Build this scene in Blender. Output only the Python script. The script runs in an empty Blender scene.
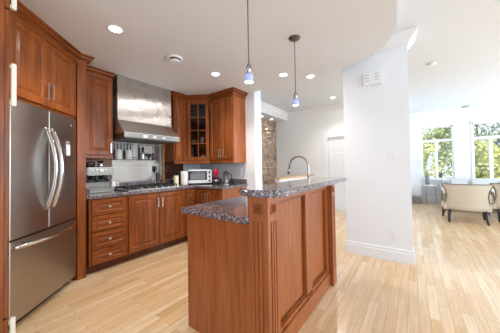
import bpy, bmesh, math, random
from mathutils import Matrix, Vector
random.seed(7)
S = bpy.context.scene
COL = S.collection
PI = math.pi

# ------------------------------------------------------------------ camera
F_PX, YAW, PITCH, ROLL, CY, CAM_H = 220.7376, math.radians(36.62167), math.radians(1.06676), math.radians(-0.89524), 162.26, 1.22
cam_d = bpy.data.cameras.new('camera'); cam = bpy.data.objects.new('camera', cam_d); COL.objects.link(cam)
cam_d.sensor_fit = 'HORIZONTAL'; cam_d.sensor_width = 36.0
cam_d.lens = 36.0 * F_PX / 500.0
cam_d.shift_y = -(166.5 - CY) / 500.0
cam_d.clip_start = 0.05; cam_d.clip_end = 300
Rv = Vector((0.59668911, -0.80232043, -0.01562154))
Fv = Vector((0.80245281, 0.59642508, 0.0186174))
Uv = Vector((-0.00562004, -0.02364435, 0.99970464))
cam.matrix_world = Matrix(((Rv.x, Uv.x, -Fv.x, 0), (Rv.y, Uv.y, -Fv.y, 0), (Rv.z, Uv.z, -Fv.z, CAM_H), (0, 0, 0, 1)))
S.camera = cam

# ------------------------------------------------------------------ world, exposure, daylight
S.view_settings.view_transform = 'Standard'
S.view_settings.look = 'None'
S.view_settings.gamma = 1.0
S.view_settings.use_curve_mapping = False
S.view_settings.exposure = 0.56
w = bpy.data.worlds.new('daylight'); S.world = w; w.use_nodes = True
wn = w.node_tree.nodes; wl = w.node_tree.links; wn.clear()
wo = wn.new('ShaderNodeOutputWorld'); wb = wn.new('ShaderNodeBackground')
wt = wn.new('ShaderNodeTexCoord'); ws = wn.new('ShaderNodeSeparateXYZ'); wr = wn.new('ShaderNodeValToRGB')
wl.new(wt.outputs['Generated'], ws.inputs[0]); wl.new(ws.outputs['Z'], wr.inputs[0])
wr.color_ramp.elements[0].position = 0.0; wr.color_ramp.elements[0].color = (0.84, 0.91, 1.0, 1)
wr.color_ramp.elements[1].position = 0.6; wr.color_ramp.elements[1].color = (0.72, 0.84, 1.0, 1)
wl.new(wr.outputs[0], wb.inputs[0]); wb.inputs[1].default_value = 1.15
wl.new(wb.outputs[0], wo.inputs[0])

def area(name, loc, target, sx, sy, power, color):
    d = bpy.data.lights.new(name, 'AREA'); d.shape = 'RECTANGLE'; d.size = sx; d.size_y = sy; d.energy = power; d.color = color
    o = bpy.data.objects.new(name, d); COL.objects.link(o); o.location = loc
    o.rotation_euler = (Vector(target) - Vector(loc)).to_track_quat('-Z', 'Y').to_euler()
    return o
# area lights added as fill, for daylight from unseen windows at the open sides
area('window_daylight_garden', (2.6, -5.6, 1.7), (2.6, 3, 1.2), 8.0, 2.2, 165, (0.68, 0.84, 1.0))
area('window_daylight_living', (8.0, -5.4, 1.6), (7.6, 0, 1.2), 2.2, 2.2, 150, (0.68, 0.84, 1.0))
area('window_daylight_street', (-3.2, -1.6, 1.6), (3, 0.4, 1.2), 5.0, 2.0, 20, (0.74, 0.87, 1.0))

sd = bpy.data.lights.new('sun', 'SUN'); sd.energy = 3.0; sd.angle = 0.02; sd.color = (1.0, 0.96, 0.88)
so = bpy.data.objects.new('sun', sd); COL.objects.link(so); so.rotation_euler = Vector((0.25, 1.0, -1.35)).to_track_quat('-Z', 'Y').to_euler()

# ------------------------------------------------------------------ materials
def mat(name, color=(0.8, 0.8, 0.8), rough=0.5, metal=0.0, spec=0.5, coat=0.0, emit=None, estr=0.0, trans=0.0, bump=0.0, bscale=60, var=0.0):
    m = bpy.data.materials.new(name); m.use_nodes = True
    nt = m.node_tree; b = nt.nodes['Principled BSDF']
    b.inputs['Base Color'].default_value = (*color, 1); b.inputs['Roughness'].default_value = rough
    b.inputs['Metallic'].default_value = metal; b.inputs['Specular IOR Level'].default_value = spec
    b.inputs['Coat Weight'].default_value = coat; b.inputs['Coat Roughness'].default_value = 0.08
    b.inputs['Transmission Weight'].default_value = trans
    if emit: b.inputs['Emission Color'].default_value = (*emit, 1); b.inputs['Emission Strength'].default_value = estr
    tc = nt.nodes.new('ShaderNodeTexCoord'); nz = nt.nodes.new('ShaderNodeTexNoise')
    nz.inputs['Scale'].default_value = bscale; nz.inputs['Detail'].default_value = 3
    nt.links.new(tc.outputs['Object'], nz.inputs['Vector'])
    if bump:
        bp = nt.nodes.new('ShaderNodeBump'); bp.inputs['Strength'].default_value = bump; bp.inputs['Distance'].default_value = 0.004
        nt.links.new(nz.outputs['Fac'], bp.inputs['Height']); nt.links.new(bp.outputs[0], b.inputs['Normal'])
    if var:
        r = nt.nodes.new('ShaderNodeValToRGB')
        r.color_ramp.elements[0].position = 0.3; r.color_ramp.elements[0].color = (*[c * (1 - var) for c in color], 1)
        r.color_ramp.elements[1].position = 0.7; r.color_ramp.elements[1].color = (*[min(1, c * (1 + var)) for c in color], 1)
        nt.links.new(nz.outputs['Fac'], r.inputs[0]); nt.links.new(r.outputs[0], b.inputs['Base Color'])
    return m

def wood(name, c1, c2, stretch=(9, 9, 0.7), rough=0.34, coat=0.10, detail=5):
    m = bpy.data.materials.new(name); m.use_nodes = True; nt = m.node_tree; b = nt.nodes['Principled BSDF']
    tc = nt.nodes.new('ShaderNodeTexCoord'); mp = nt.nodes.new('ShaderNodeMapping'); mp.inputs['Scale'].default_value = stretch
    nz = nt.nodes.new('ShaderNodeTexNoise'); nz.inputs['Scale'].default_value = 3.0; nz.inputs['Detail'].default_value = detail
    nz.inputs['Roughness'].default_value = 0.62; nz.inputs['Distortion'].default_value = 0.5
    r = nt.nodes.new('ShaderNodeValToRGB')
    r.color_ramp.elements[0].position = 0.28; r.color_ramp.elements[0].color = (*c1, 1)
    r.color_ramp.elements[1].position = 0.72; r.color_ramp.elements[1].color = (*c2, 1)
    nt.links.new(tc.outputs['Object'], mp.inputs[0]); nt.links.new(mp.outputs[0], nz.inputs['Vector'])
    nt.links.new(nz.outputs['Fac'], r.inputs[0]); nt.links.new(r.outputs[0], b.inputs['Base Color'])
    b.inputs['Roughness'].default_value = rough; b.inputs['Specular IOR Level'].default_value = 0.27; b.inputs['Coat Weight'].default_value = coat; b.inputs['Coat Roughness'].default_value = 0.12
    return m

def granite(name):
    m = bpy.data.materials.new(name); m.use_nodes = True; nt = m.node_tree; b = nt.nodes['Principled BSDF']
    tc = nt.nodes.new('ShaderNodeTexCoord')
    v = nt.nodes.new('ShaderNodeTexVoronoi'); v.inputs['Scale'].default_value = 130
    n = nt.nodes.new('ShaderNodeTexNoise'); n.inputs['Scale'].default_value = 60; n.inputs['Detail'].default_value = 6; n.inputs['Roughness'].default_value = 0.75
    for q in (v, n): nt.links.new(tc.outputs['Object'], q.inputs['Vector'])
    sx = nt.nodes.new('ShaderNodeSeparateColor'); nt.links.new(v.outputs['Color'], sx.inputs[0])
    r1 = nt.nodes.new('ShaderNodeValToRGB'); e = r1.color_ramp.elements
    e[0].position = 0.0; e[0].color = (0.02, 0.018, 0.02, 1); e[1].position = 1.0; e[1].color = (0.42, 0.40, 0.42, 1)
    for p, c in ((0.28, (0.05, 0.045, 0.055)), (0.45, (0.17, 0.11, 0.09)), (0.68, (0.16, 0.165, 0.21)), (0.86, (0.24, 0.19, 0.17))):
        x = e.new(p); x.color = (*c, 1)
    nt.links.new(sx.outputs[0], r1.inputs[0])
    r2 = nt.nodes.new('ShaderNodeValToRGB'); r2.color_ramp.elements[0].position = 0.38; r2.color_ramp.elements[0].color = (0.62, 0.61, 0.63, 1)
    r2.color_ramp.elements[1].position = 0.62; r2.color_ramp.elements[1].color = (1.75, 1.72, 1.78, 1)
    nt.links.new(n.outputs['Fac'], r2.inputs[0])
    mx = nt.nodes.new('ShaderNodeMix'); mx.data_type = 'RGBA'; mx.blend_type = 'MULTIPLY'; mx.inputs[0].default_value = 1.0
    nt.links.new(r1.outputs[0], mx.inputs[6]); nt.links.new(r2.outputs[0], mx.inputs[7])
    nt.links.new(mx.outputs[2], b.inputs['Base Color'])
    b.inputs['Roughness'].default_value = 0.12; b.inputs['Coat Weight'].default_value = 0.5; b.inputs['Coat Roughness'].default_value = 0.05
    return m

def steel(name, color=(0.60, 0.59, 0.57), rough=0.28, stretch=(1.5, 1.5, 220), aniso=0.0, rot=0.0):
    m = bpy.data.materials.new(name); m.use_nodes = True; nt = m.node_tree; b = nt.nodes['Principled BSDF']
    b.inputs['Base Color'].default_value = (*color, 1); b.inputs['Metallic'].default_value = 1.0
    if aniso:
        b.inputs['Anisotropic'].default_value = aniso; b.inputs['Anisotropic Rotation'].default_value = rot
        tg = nt.nodes.new('ShaderNodeTangent'); tg.direction_type = 'RADIAL'; tg.axis = 'Z'; nt.links.new(tg.outputs[0], b.inputs['Tangent'])
    tc = nt.nodes.new('ShaderNodeTexCoord'); mp = nt.nodes.new('ShaderNodeMapping'); mp.inputs['Scale'].default_value = stretch
    nz = nt.nodes.new('ShaderNodeTexNoise'); nz.inputs['Scale'].default_value = 2.0; nz.inputs['Detail'].default_value = 2
    mr = nt.nodes.new('ShaderNodeMapRange'); mr.inputs[3].default_value = rough - 0.03; mr.inputs[4].default_value = rough + 0.04
    nt.links.new(tc.outputs['Object'], mp.inputs[0]); nt.links.new(mp.outputs[0], nz.inputs['Vector'])
    nt.links.new(nz.outputs['Fac'], mr.inputs[0]); nt.links.new(mr.outputs[0], b.inputs['Roughness'])
    return m

def brushed(m, stretch, strength):
    nt = m.node_tree; b = nt.nodes['Principled BSDF']; tc = nt.nodes.new('ShaderNodeTexCoord'); mp = nt.nodes.new('ShaderNodeMapping'); mp.inputs['Scale'].default_value = stretch
    nz = nt.nodes.new('ShaderNodeTexNoise'); nz.inputs['Scale'].default_value = 3.0; nz.inputs['Detail'].default_value = 1
    bp = nt.nodes.new('ShaderNodeBump'); bp.inputs['Strength'].default_value = strength; bp.inputs['Distance'].default_value = 0.001
    nt.links.new(tc.outputs['Object'], mp.inputs[0]); nt.links.new(mp.outputs[0], nz.inputs['Vector']); nt.links.new(nz.outputs['Fac'], bp.inputs['Height']); nt.links.new(bp.outputs[0], b.inputs['Normal'])
    return m

def glass(name, tint=(1, 1, 1), gloss=0.1):
    m = bpy.data.materials.new(name); m.use_nodes = True; nt = m.node_tree; nt.nodes.clear()
    o = nt.nodes.new('ShaderNodeOutputMaterial'); t = nt.nodes.new('ShaderNodeBsdfTransparent'); g = nt.nodes.new('ShaderNodeBsdfGlossy'); mx = nt.nodes.new('ShaderNodeMixShader')
    t.inputs[0].default_value = (*tint, 1); g.inputs['Roughness'].default_value = 0.02; mx.inputs[0].default_value = gloss
    nt.links.new(t.outputs[0], mx.inputs[1]); nt.links.new(g.outputs[0], mx.inputs[2]); nt.links.new(mx.outputs[0], o.inputs[0])
    return m

def floor_mat():
    m = bpy.data.materials.new('maple_planks'); m.use_nodes = True; nt = m.node_tree; b = nt.nodes['Principled BSDF']; L = nt.links
    tc = nt.nodes.new('ShaderNodeTexCoord')
    bt = nt.nodes.new('ShaderNodeTexBrick'); bt.offset = 0.37; bt.offset_frequency = 2; bt.squash = 1.0
    bt.inputs['Color1'].default_value = (0, 0, 0, 1); bt.inputs['Color2'].default_value = (1, 1, 1, 1); bt.inputs['Mortar'].default_value = (0.5, 0.5, 0.5, 1)
    bt.inputs['Scale'].default_value = 1.0; bt.inputs['Mortar Size'].default_value = 0.0011; bt.inputs['Bias'].default_value = 0.0
    bt.inputs['Brick Width'].default_value = 0.62; bt.inputs['Row Height'].default_value = 0.07
    L.new(tc.outputs['Object'], bt.inputs['Vector'])
    r = nt.nodes.new('ShaderNodeValToRGB'); e = r.color_ramp.elements
    e[0].position = 0.0; e[0].color = (0.66, 0.42, 0.20, 1); e[1].position = 1.0; e[1].color = (0.83, 0.66, 0.455, 1)
    for p, c in ((0.25, (0.78, 0.565, 0.34)), (0.5, (0.74, 0.51, 0.285)), (0.75, (0.81, 0.615, 0.40))):
        x = e.new(p); x.color = (*c, 1)
    L.new(bt.outputs['Color'], r.inputs[0])
    mp = nt.nodes.new('ShaderNodeMapping'); mp.inputs['Scale'].default_value = (1.2, 22, 1)
    nz = nt.nodes.new('ShaderNodeTexNoise'); nz.inputs['Scale'].default_value = 2.0; nz.inputs['Detail'].default_value = 5; nz.inputs['Roughness'].default_value = 0.6
    L.new(tc.outputs['Object'], mp.inputs[0]); L.new(mp.outputs[0], nz.inputs['Vector'])
    r2 = nt.nodes.new('ShaderNodeValToRGB'); r2.color_ramp.elements[0].position = 0.3; r2.color_ramp.elements[0].color = (0.82, 0.77, 0.70, 1)
    r2.color_ramp.elements[1].position = 0.68; r2.color_ramp.elements[1].color = (1.06, 1.05, 1.04, 1)
    L.new(nz.outputs['Fac'], r2.inputs[0])
    mx = nt.nodes.new('ShaderNodeMix'); mx.data_type = 'RGBA'; mx.blend_type = 'MULTIPLY'; mx.inputs[0].default_value = 1.0
    L.new(r.outputs[0], mx.inputs[6]); L.new(r2.outputs[0], mx.inputs[7])
    m2 = nt.nodes.new('ShaderNodeMix'); m2.data_type = 'RGBA'; m2.inputs[7].default_value = (0.36, 0.22, 0.11, 1)
    L.new(bt.outputs['Fac'], m2.inputs[0]); L.new(mx.outputs[2], m2.inputs[6])
    L.new(m2.outputs[2], b.inputs['Base Color'])
    b.inputs['Roughness'].default_value = 0.30; b.inputs['Coat Weight'].default_value = 0.5; b.inputs['Coat Roughness'].default_value = 0.16
    return m

def brick_mat():
    m = bpy.data.materials.new('ledgestone'); m.use_nodes = True; nt = m.node_tree; b = nt.nodes['Principled BSDF']; L = nt.links
    tc = nt.nodes.new('ShaderNodeTexCoord'); mp = nt.nodes.new('ShaderNodeMapping'); mp.inputs['Rotation'].default_value = (PI / 2, 0, 0)
    bt = nt.nodes.new('ShaderNodeTexBrick'); bt.offset = 0.43; bt.inputs['Scale'].default_value = 1
    bt.inputs['Color1'].default_value = (0.56, 0.44, 0.34, 1); bt.inputs['Color2'].default_value = (0.38, 0.27, 0.20, 1); bt.inputs['Mortar'].default_value = (0.17, 0.13, 0.10, 1)
    bt.inputs['Mortar Size'].default_value = 0.006; bt.inputs['Brick Width'].default_value = 0.21; bt.inputs['Row Height'].default_value = 0.055
    L.new(tc.outputs['Object'], mp.inputs[0]); L.new(mp.outputs[0], bt.inputs['Vector'])
    nz = nt.nodes.new('ShaderNodeTexNoise'); nz.inputs['Scale'].default_value = 9; L.new(tc.outputs['Object'], nz.inputs['Vector'])
    r = nt.nodes.new('ShaderNodeValToRGB'); r.color_ramp.elements[0].position = 0.3; r.color_ramp.elements[0].color = (0.6, 0.6, 0.62, 1); r.color_ramp.elements[1].position = 0.7; r.color_ramp.elements[1].color = (1.5, 1.42, 1.35, 1)
    L.new(nz.outputs['Fac'], r.inputs[0])
    mx = nt.nodes.new('ShaderNodeMix'); mx.data_type = 'RGBA'; mx.blend_type = 'MULTIPLY'; mx.inputs[0].default_value = 1
    L.new(bt.outputs['Color'], mx.inputs[6]); L.new(r.outputs[0], mx.inputs[7]); L.new(mx.outputs[2], b.inputs['Base Color'])
    bp = nt.nodes.new('ShaderNodeBump'); bp.inputs['Strength'].default_value = 0.9; bp.inputs['Distance'].default_value = 0.02; bp.invert = True
    L.new(bt.outputs['Fac'], bp.inputs['Height']); L.new(bp.outputs[0], b.inputs['Normal'])
    b.inputs['Roughness'].default_value = 0.85
    return m

def leaf_mat(name, c1, c2):
    m = mat(name, c1, 0.6, bscale=5); nt = m.node_tree; b = nt.nodes['Principled BSDF']
    nz = [n for n in nt.nodes if n.bl_idname == 'ShaderNodeTexNoise'][0]; nz.inputs['Scale'].default_value = 2.2
    r = nt.nodes.new('ShaderNodeValToRGB'); r.color_ramp.elements[0].position = 0.38; r.color_ramp.elements[0].color = (*c1, 1); r.color_ramp.elements[1].position = 0.62; r.color_ramp.elements[1].color = (*c2, 1)
    nt.links.new(nz.outputs['Fac'], r.inputs[0]); nt.links.new(r.outputs[0], b.inputs['Base Color'])
    return m

CH1, CH2 = (0.110, 0.027, 0.006), (0.345, 0.094, 0.018)
M = dict(
    cherry=wood('cherry', CH1, CH2),
    cherry_h=wood('cherry_rail', CH1, CH2, (0.7, 9, 9)),
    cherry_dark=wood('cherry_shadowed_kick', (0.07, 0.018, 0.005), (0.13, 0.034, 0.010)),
    cherry_pink=wood('cherry_island', (0.215, 0.055, 0.0145), (0.41, 0.125, 0.036), (10, 10, 0.6)),  # lighter, pinker cherry with the island's glare put into the colour
    pine=wood('pale_oak', (0.55, 0.33, 0.17), (0.68, 0.45, 0.26), (1, 9, 9)),
    turned=wood('turned_oak', (0.24, 0.10, 0.04), (0.42, 0.2, 0.08)),
    granite=granite('speckled_granite'),
    granite_dark=None,
    steel=steel('brushed_steel', (0.47, 0.445, 0.415), 0.3),
    steel_dark=steel('fridge_steel', (0.45, 0.42, 0.385), 0.31, (90, 90, 0.8)),
    steel_hood=steel('hood_steel', (0.56, 0.54, 0.515), 0.27, (2, 2, 2), 0.95),
    steel_canopy=steel('canopy_steel', (0.72, 0.68, 0.63), 0.36),
    steel_splash=steel('splash_steel', (0.40, 0.36, 0.32), 0.34, (2, 2, 2), 0.85, 0.25),
    steel_machine=steel('machine_steel', (0.235, 0.212, 0.182), 0.33),
    chrome=mat('satin_chrome', (0.72, 0.71, 0.69), 0.16, 1.0),
    nickel=mat('satin_nickel', (0.68, 0.66, 0.62), 0.3, 1.0),
    grey_metal=mat('faucet_grey', (0.40, 0.40, 0.40), 0.22, 1.0),
    cream=mat('cream_pull', (0.80, 0.74, 0.62), 0.35, var=0.04),
    white=mat('white_paint', (0.79, 0.805, 0.83), 0.55, bump=0.03, bscale=180),
    white_trim=mat('white_trim', (0.79, 0.80, 0.82), 0.35, var=0.01),
    ceil=mat('ceiling_paint', (0.73, 0.755, 0.80), 0.7, bump=0.03, bscale=150),
    hall=mat('hall_paint', (0.80, 0.785, 0.77), 0.6, bump=0.02, bscale=160),
    plate=mat('white_plastic', (0.82, 0.82, 0.82), 0.3, var=0.01),
    slot=mat('slot_dark', (0.12, 0.12, 0.12), 0.5, var=0.05),
    slot_grey=mat('slot_grey', (0.42, 0.42, 0.42), 0.5, var=0.05),
    black=mat('black_plastic', (0.018, 0.017, 0.017), 0.3, var=0.1),
    iron=mat('cast_iron', (0.02, 0.02, 0.021), 0.55, bump=0.1),
    ceramic=mat('white_ceramic', (0.82, 0.80, 0.76), 0.25, var=0.02),
    wax=mat('ivory_wax', (0.78, 0.68, 0.47), 0.5, var=0.04),
    paper=mat('paper_towel', (0.80, 0.76, 0.72), 0.9, bump=0.4, bscale=90),
    red=mat('red_silicone', (0.55, 0.01, 0.045), 0.35, var=0.08),
    yellow=mat('amber_jar', (0.62, 0.42, 0.18), 0.4, var=0.1),
    bronze=mat('bronze', (0.16, 0.125, 0.10), 0.35, 0.9),
    cord=mat('grey_cord', (0.10, 0.09, 0.085), 0.5, var=0.1),
    shade=mat('frosted_blue_glass', (0.32, 0.37, 0.72), 0.35, emit=(0.45, 0.52, 1.0), estr=0.22, var=0.03),
    bulb=mat('lit_bulb', (1, 1, 1), 0.4, emit=(1.0, 0.98, 0.95), estr=1.1),
    spot=mat('lit_lens', (1, 1, 1), 0.4, emit=(1.0, 0.95, 0.88), estr=9.0),
    beige=mat('beige_linen', (0.62, 0.54, 0.43), 0.9, bump=0.25, bscale=260, var=0.03),
    trimtape=mat('brown_piping', (0.10, 0.07, 0.05), 0.6, var=0.1),
    darkleg=mat('ebony_leg', (0.022, 0.018, 0.016), 0.35, var=0.1),
    sofa=mat('grey_white_linen', (0.62, 0.62, 0.60), 0.9, bump=0.2, bscale=220, var=0.03),
    brass=mat('aged_brass', (0.42, 0.34, 0.22), 0.35, 1.0),
    ottoman=mat('white_leather', (0.82, 0.81, 0.79), 0.45, var=0.02),
    vase=mat('grey_glaze', (0.17, 0.18, 0.20), 0.35, var=0.08),
    petal=mat('white_petal', (0.85, 0.84, 0.82), 0.8, var=0.03),
    stem=mat('dry_stem', (0.45, 0.42, 0.33), 0.8, var=0.1),
    basket=mat('grey_basket', (0.25, 0.24, 0.23), 0.8, bump=0.6, bscale=120, var=0.15),
    floor=floor_mat(), brick=brick_mat(),
    pane=glass('cabinet_pane', (0.62, 0.60, 0.58), 0.05), wpane=glass('window_pane', (0.97, 0.98, 1.0), 0.04), jar_glass=glass('clear_jar', (0.86, 0.88, 0.9), 0.16),
    leafA=leaf_mat('leaf_yellow_green', (0.42, 0.46, 0.10), (0.88, 0.84, 0.28)),
    leafB=leaf_mat('leaf_green', (0.20, 0.30, 0.13), (0.62, 0.66, 0.28)),
    leafC=leaf_mat('leaf_dark_green', (0.12, 0.19, 0.14), (0.36, 0.42, 0.27)),
    bark=mat('bark', (0.16, 0.14, 0.13), 0.9, bump=0.5, bscale=20, var=0.2),
    lawn=mat('lawn', (0.24, 0.30, 0.10), 0.9, bscale=3, var=0.3),
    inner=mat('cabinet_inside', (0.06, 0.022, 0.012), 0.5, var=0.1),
    screen=mat('dark_glass', (0.02, 0.02, 0.022), 0.08, var=0.05),
)

# ------------------------------------------------------------------ mesh helpers
class MB:
    def __init__(s): s.bm = bmesh.new()
    def face(s, vs):
        try: return s.bm.faces.new(vs)
        except ValueError: return None
    def box(s, x0, x1, y0, y1, z0, z1, bev=0.0):
        bm = bmesh.new(); bmesh.ops.create_cube(bm, size=1.0)
        for v in bm.verts: v.co = Vector(((x0 + x1) / 2 + v.co.x * (x1 - x0), (y0 + y1) / 2 + v.co.y * (y1 - y0), (z0 + z1) / 2 + v.co.z * (z1 - z0)))
        if bev: bmesh.ops.bevel(bm, geom=bm.edges[:], offset=bev, segments=2, affect='EDGES')
        s.merge(bm); return s
    def merge(s, bm, mtx=None):
        if mtx is not None: bmesh.ops.transform(bm, matrix=mtx, verts=bm.verts[:])
        me = bpy.data.meshes.new('tmp'); bm.to_mesh(me); bm.free(); s.bm.from_mesh(me); bpy.data.meshes.remove(me)
    def prism(s, poly, z0, z1, bev=0.0):
        bm = bmesh.new(); a = [bm.verts.new((x, y, z0)) for x, y in poly]; b = [bm.verts.new((x, y, z1)) for x, y in poly]; n = len(poly)
        bm.faces.new(a[::-1]); bm.faces.new(b)
        for i in range(n): bm.faces.new((a[i], a[(i + 1) % n], b[(i + 1) % n], b[i]))
        bmesh.ops.recalc_face_normals(bm, faces=bm.faces[:])
        if bev: bmesh.ops.bevel(bm, geom=[e for e in bm.edges if abs(e.verts[0].co.z - e.verts[1].co.z) < 1e-6], offset=bev, segments=3, affect='EDGES')
        s.merge(bm); return s
    def extrude_x(s, poly, x0, x1):   # poly in (y, z), swept along x
        bm = bmesh.new(); a = [bm.verts.new((x0, y, z)) for y, z in poly]; b = [bm.verts.new((x1, y, z)) for y, z in poly]; n = len(poly)
        bm.faces.new(a[::-1]); bm.faces.new(b)
        for i in range(n): bm.faces.new((a[i], a[(i + 1) % n], b[(i + 1) % n], b[i]))
        bmesh.ops.recalc_face_normals(bm, faces=bm.faces[:]); s.merge(bm); return s
    def lathe(s, prof, c=(0, 0, 0), seg=24, mtx=None):
        bm = bmesh.new(); rings = []
        for r, z in prof:
            if r < 1e-6: rings.append([bm.verts.new((c[0], c[1], c[2] + z))])
            else: rings.append([bm.verts.new((c[0] + r * math.cos(2 * PI * i / seg), c[1] + r * math.sin(2 * PI * i / seg), c[2] + z)) for i in range(seg)])
        for A, B in zip(rings, rings[1:]):
            for i in range(seg):
                j = (i + 1) % seg
                if len(A) == 1 and len(B) == 1: continue
                if len(A) == 1: bm.faces.new((A[0], B[i], B[j]))
                elif len(B) == 1: bm.faces.new((A[i], A[j], B[0]))
                else: bm.faces.new((A[i], A[j], B[j], B[i]))
        if len(rings[0]) > 1: bm.faces.new(rings[0][::-1])
        if len(rings[-1]) > 1: bm.faces.new(rings[-1])
        bmesh.ops.recalc_face_normals(bm, faces=bm.faces[:])
        for f in bm.faces: f.smooth = True
        s.merge(bm, mtx); return s
    def cyl(s, c, r, z0, z1, seg=24): return s.lathe([(r, z0), (r, z1)], (c[0], c[1], 0), seg)
    def tube(s, pts, r, seg=10, closed=False):
        pts = [Vector(p) for p in pts]; n = len(pts); bm = bmesh.new(); rings = []
        rs = r if isinstance(r, (list, tuple)) else [r] * n
        prev = None
        for i, p in enumerate(pts):
            if closed: t = pts[(i + 1) % n] - pts[i - 1]
            else: t = (pts[min(i + 1, n - 1)] - pts[max(i - 1, 0)])
            t.normalize()
            if prev is None:
                up = Vector((0, 0, 1)) if abs(t.z) < 0.9 else Vector((1, 0, 0)); u = t.cross(up).normalized()
            else:
                u = (prev - t * prev.dot(t)).normalized()
            prev = u; v = t.cross(u)
            rings.append([bm.verts.new(p + (u * math.cos(2 * PI * k / seg) + v * math.sin(2 * PI * k / seg)) * rs[i]) for k in range(seg)])
        m = n if closed else n - 1
        for i in range(m):
            A = rings[i]; B = rings[(i + 1) % n]
            for k in range(seg): bm.faces.new((A[k], A[(k + 1) % seg], B[(k + 1) % seg], B[k]))
        if not closed: bm.faces.new(rings[0][::-1]); bm.faces.new(rings[-1])
        bmesh.ops.recalc_face_normals(bm, faces=bm.faces[:])
        for f in bm.faces: f.smooth = True
        s.merge(bm); return s
    def sweep(s, path, prof, closed=False):   # path (x, y); prof closed polygon of (outward, z); outward is right of travel
        P = [Vector((p[0], p[1])) for p in path]; n = len(P); bm = bmesh.new(); rings = []
        def nrm(a, b): d = (b - a).normalized(); return Vector((d.y, -d.x))
        for i in range(n):
            if closed: n1 = nrm(P[i - 1], P[i]); n2 = nrm(P[i], P[(i + 1) % n])
            else:
                n2 = nrm(P[i], P[i + 1]) if i < n - 1 else nrm(P[i - 1], P[i]); n1 = nrm(P[i - 1], P[i]) if i > 0 else n2
            mm = (n1 + n2).normalized(); k = 1.0 / max(0.25, mm.dot(n1))
            rings.append([bm.verts.new((P[i].x + mm.x * k * o, P[i].y + mm.y * k * o, z)) for o, z in prof])
        q = len(prof)
        for i in range(n if closed else n - 1):
            A = rings[i]; B = rings[(i + 1) % n]
            for k in range(q): bm.faces.new((A[k], A[(k + 1) % q], B[(k + 1) % q], B[k]))
        if not closed: bm.faces.new(rings[0]); bm.faces.new(rings[-1][::-1])
        bmesh.ops.recalc_face_normals(bm, faces=bm.faces[:]); s.merge(bm); return s
    def door(s, x0, x1, z0, z1, y, t=0.02, fr=0.055, raised=True):
        # a frame and raised panel door whose front lies at y - t, back at y
        fr = min(fr, (x1 - x0) * 0.3, (z1 - z0) * 0.32)
        steps = [(0, 0), (0, -t + 0.003), (0.003, -t), (fr - 0.006, -t), (fr, -t + 0.004), (fr + 0.005, -t + 0.011), (fr + 0.012, -t + 0.011)]
        if raised: steps += [(fr + min(0.035, (x1 - x0) * 0.2, (z1 - z0) * 0.2), -t + 0.003)]
        bm = bmesh.new(); L = []
        for ins, dy in steps:
            L.append([bm.verts.new((X, y + dy, Z)) for X, Z in ((x0 + ins, z0 + ins), (x1 - ins, z0 + ins), (x1 - ins, z1 - ins), (x0 + ins, z1 - ins))])
        for A, B in zip(L, L[1:]):
            for k in range(4): bm.faces.new((A[k], A[(k + 1) % 4], B[(k + 1) % 4], B[k]))
        bm.faces.new(L[0][::-1]); bm.faces.new(L[-1])
        bmesh.ops.recalc_face_normals(bm, faces=bm.faces[:]); s.merge(bm); return s
    def build(s, name, m, parent=None, mtx=None):
        me = bpy.data.meshes.new(name)
        if mtx is not None: bmesh.ops.transform(s.bm, matrix=mtx, verts=s.bm.verts[:])
        s.bm.to_mesh(me); s.bm.free()
        o = bpy.data.objects.new(name, me); COL.objects.link(o)
        if isinstance(m, str): m = M[m]
        me.materials.append(m)
        if parent is not None: o.parent = parent
        return o

def thing(name, label, cat, loc=(0, 0, 0), rz=0.0, group=None):
    o = bpy.data.objects.new(name, None); COL.objects.link(o); o.empty_display_size = 0.05
    o.location = loc; o.rotation_euler = (0, 0, rz); o['label'] = label; o['category'] = cat
    if group: o['group'] = group
    return o
def tag(o, label, cat, group=None):
    o['label'] = label; o['category'] = cat
    if group: o['group'] = group
    return o
def struct(name, mb, m, parent=None):
    o = mb.build(name, m, parent)
    if parent is None: o['kind'] = 'structure'
    return o
def lab(o, t): o['label'] = t; return o
def dup(root, loc, rz, label, group=None):
    r = root.copy(); COL.objects.link(r); r.location = loc; r.rotation_euler = (0, 0, rz); r['label'] = label
    if group: r['group'] = group
    for ch in list(root.children):
        c = ch.copy(); COL.objects.link(c); c.parent = r
        for g in list(ch.children):
            d = g.copy(); COL.objects.link(d); d.parent = c
    return r
def arc(cx, cy, r, a0, a1, n): return [(cx + r * math.cos(a0 + (a1 - a0) * i / n), cy + r * math.sin(a0 + (a1 - a0) * i / n)) for i in range(n + 1)]

# ------------------------------------------------------------------ setting
ZK, ZC = 2.50, 2.84           # kitchen soffit, main ceiling
AW, BW = 3.07, 3.60           # kitchen end wall, range wall
struct('floor', MB().box(-3.6, 9.2, -6.0, 3.75, -0.06, 0), 'floor')
struct('ceiling', MB().box(-3.6, 9.2, -6.0, 3.75, ZC, ZC + 0.08), 'ceil')
edge = [(-0.55, 0.07), (1.95, 0.07), (2.19, 0.082), (2.40, 0.105), (2.58, 0.145), (2.74, 0.205), (2.88, 0.30), (2.99, 0.43), (3.065, 0.60), (3.11, 0.80), (3.13, 1.05), (3.125, 1.5), (3.10, 1.9), (3.09, 2.17), (3.09, BW), (-0.55, BW)]
struct('ceiling_kitchen', MB().prism(edge, ZK, ZC - 0.001), 'ceil')
struct('wall_range', MB().box(-0.6, 3.25, BW, BW + 0.12, 0, ZC), 'white')
struct('wall_left', MB().box(-0.6, -0.48, 1.9, BW, 0, ZC), 'white')
struct('wall_right', MB().box(AW, AW + 0.205, 2.17, BW, 0, ZC - 0.001), 'white')
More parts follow.
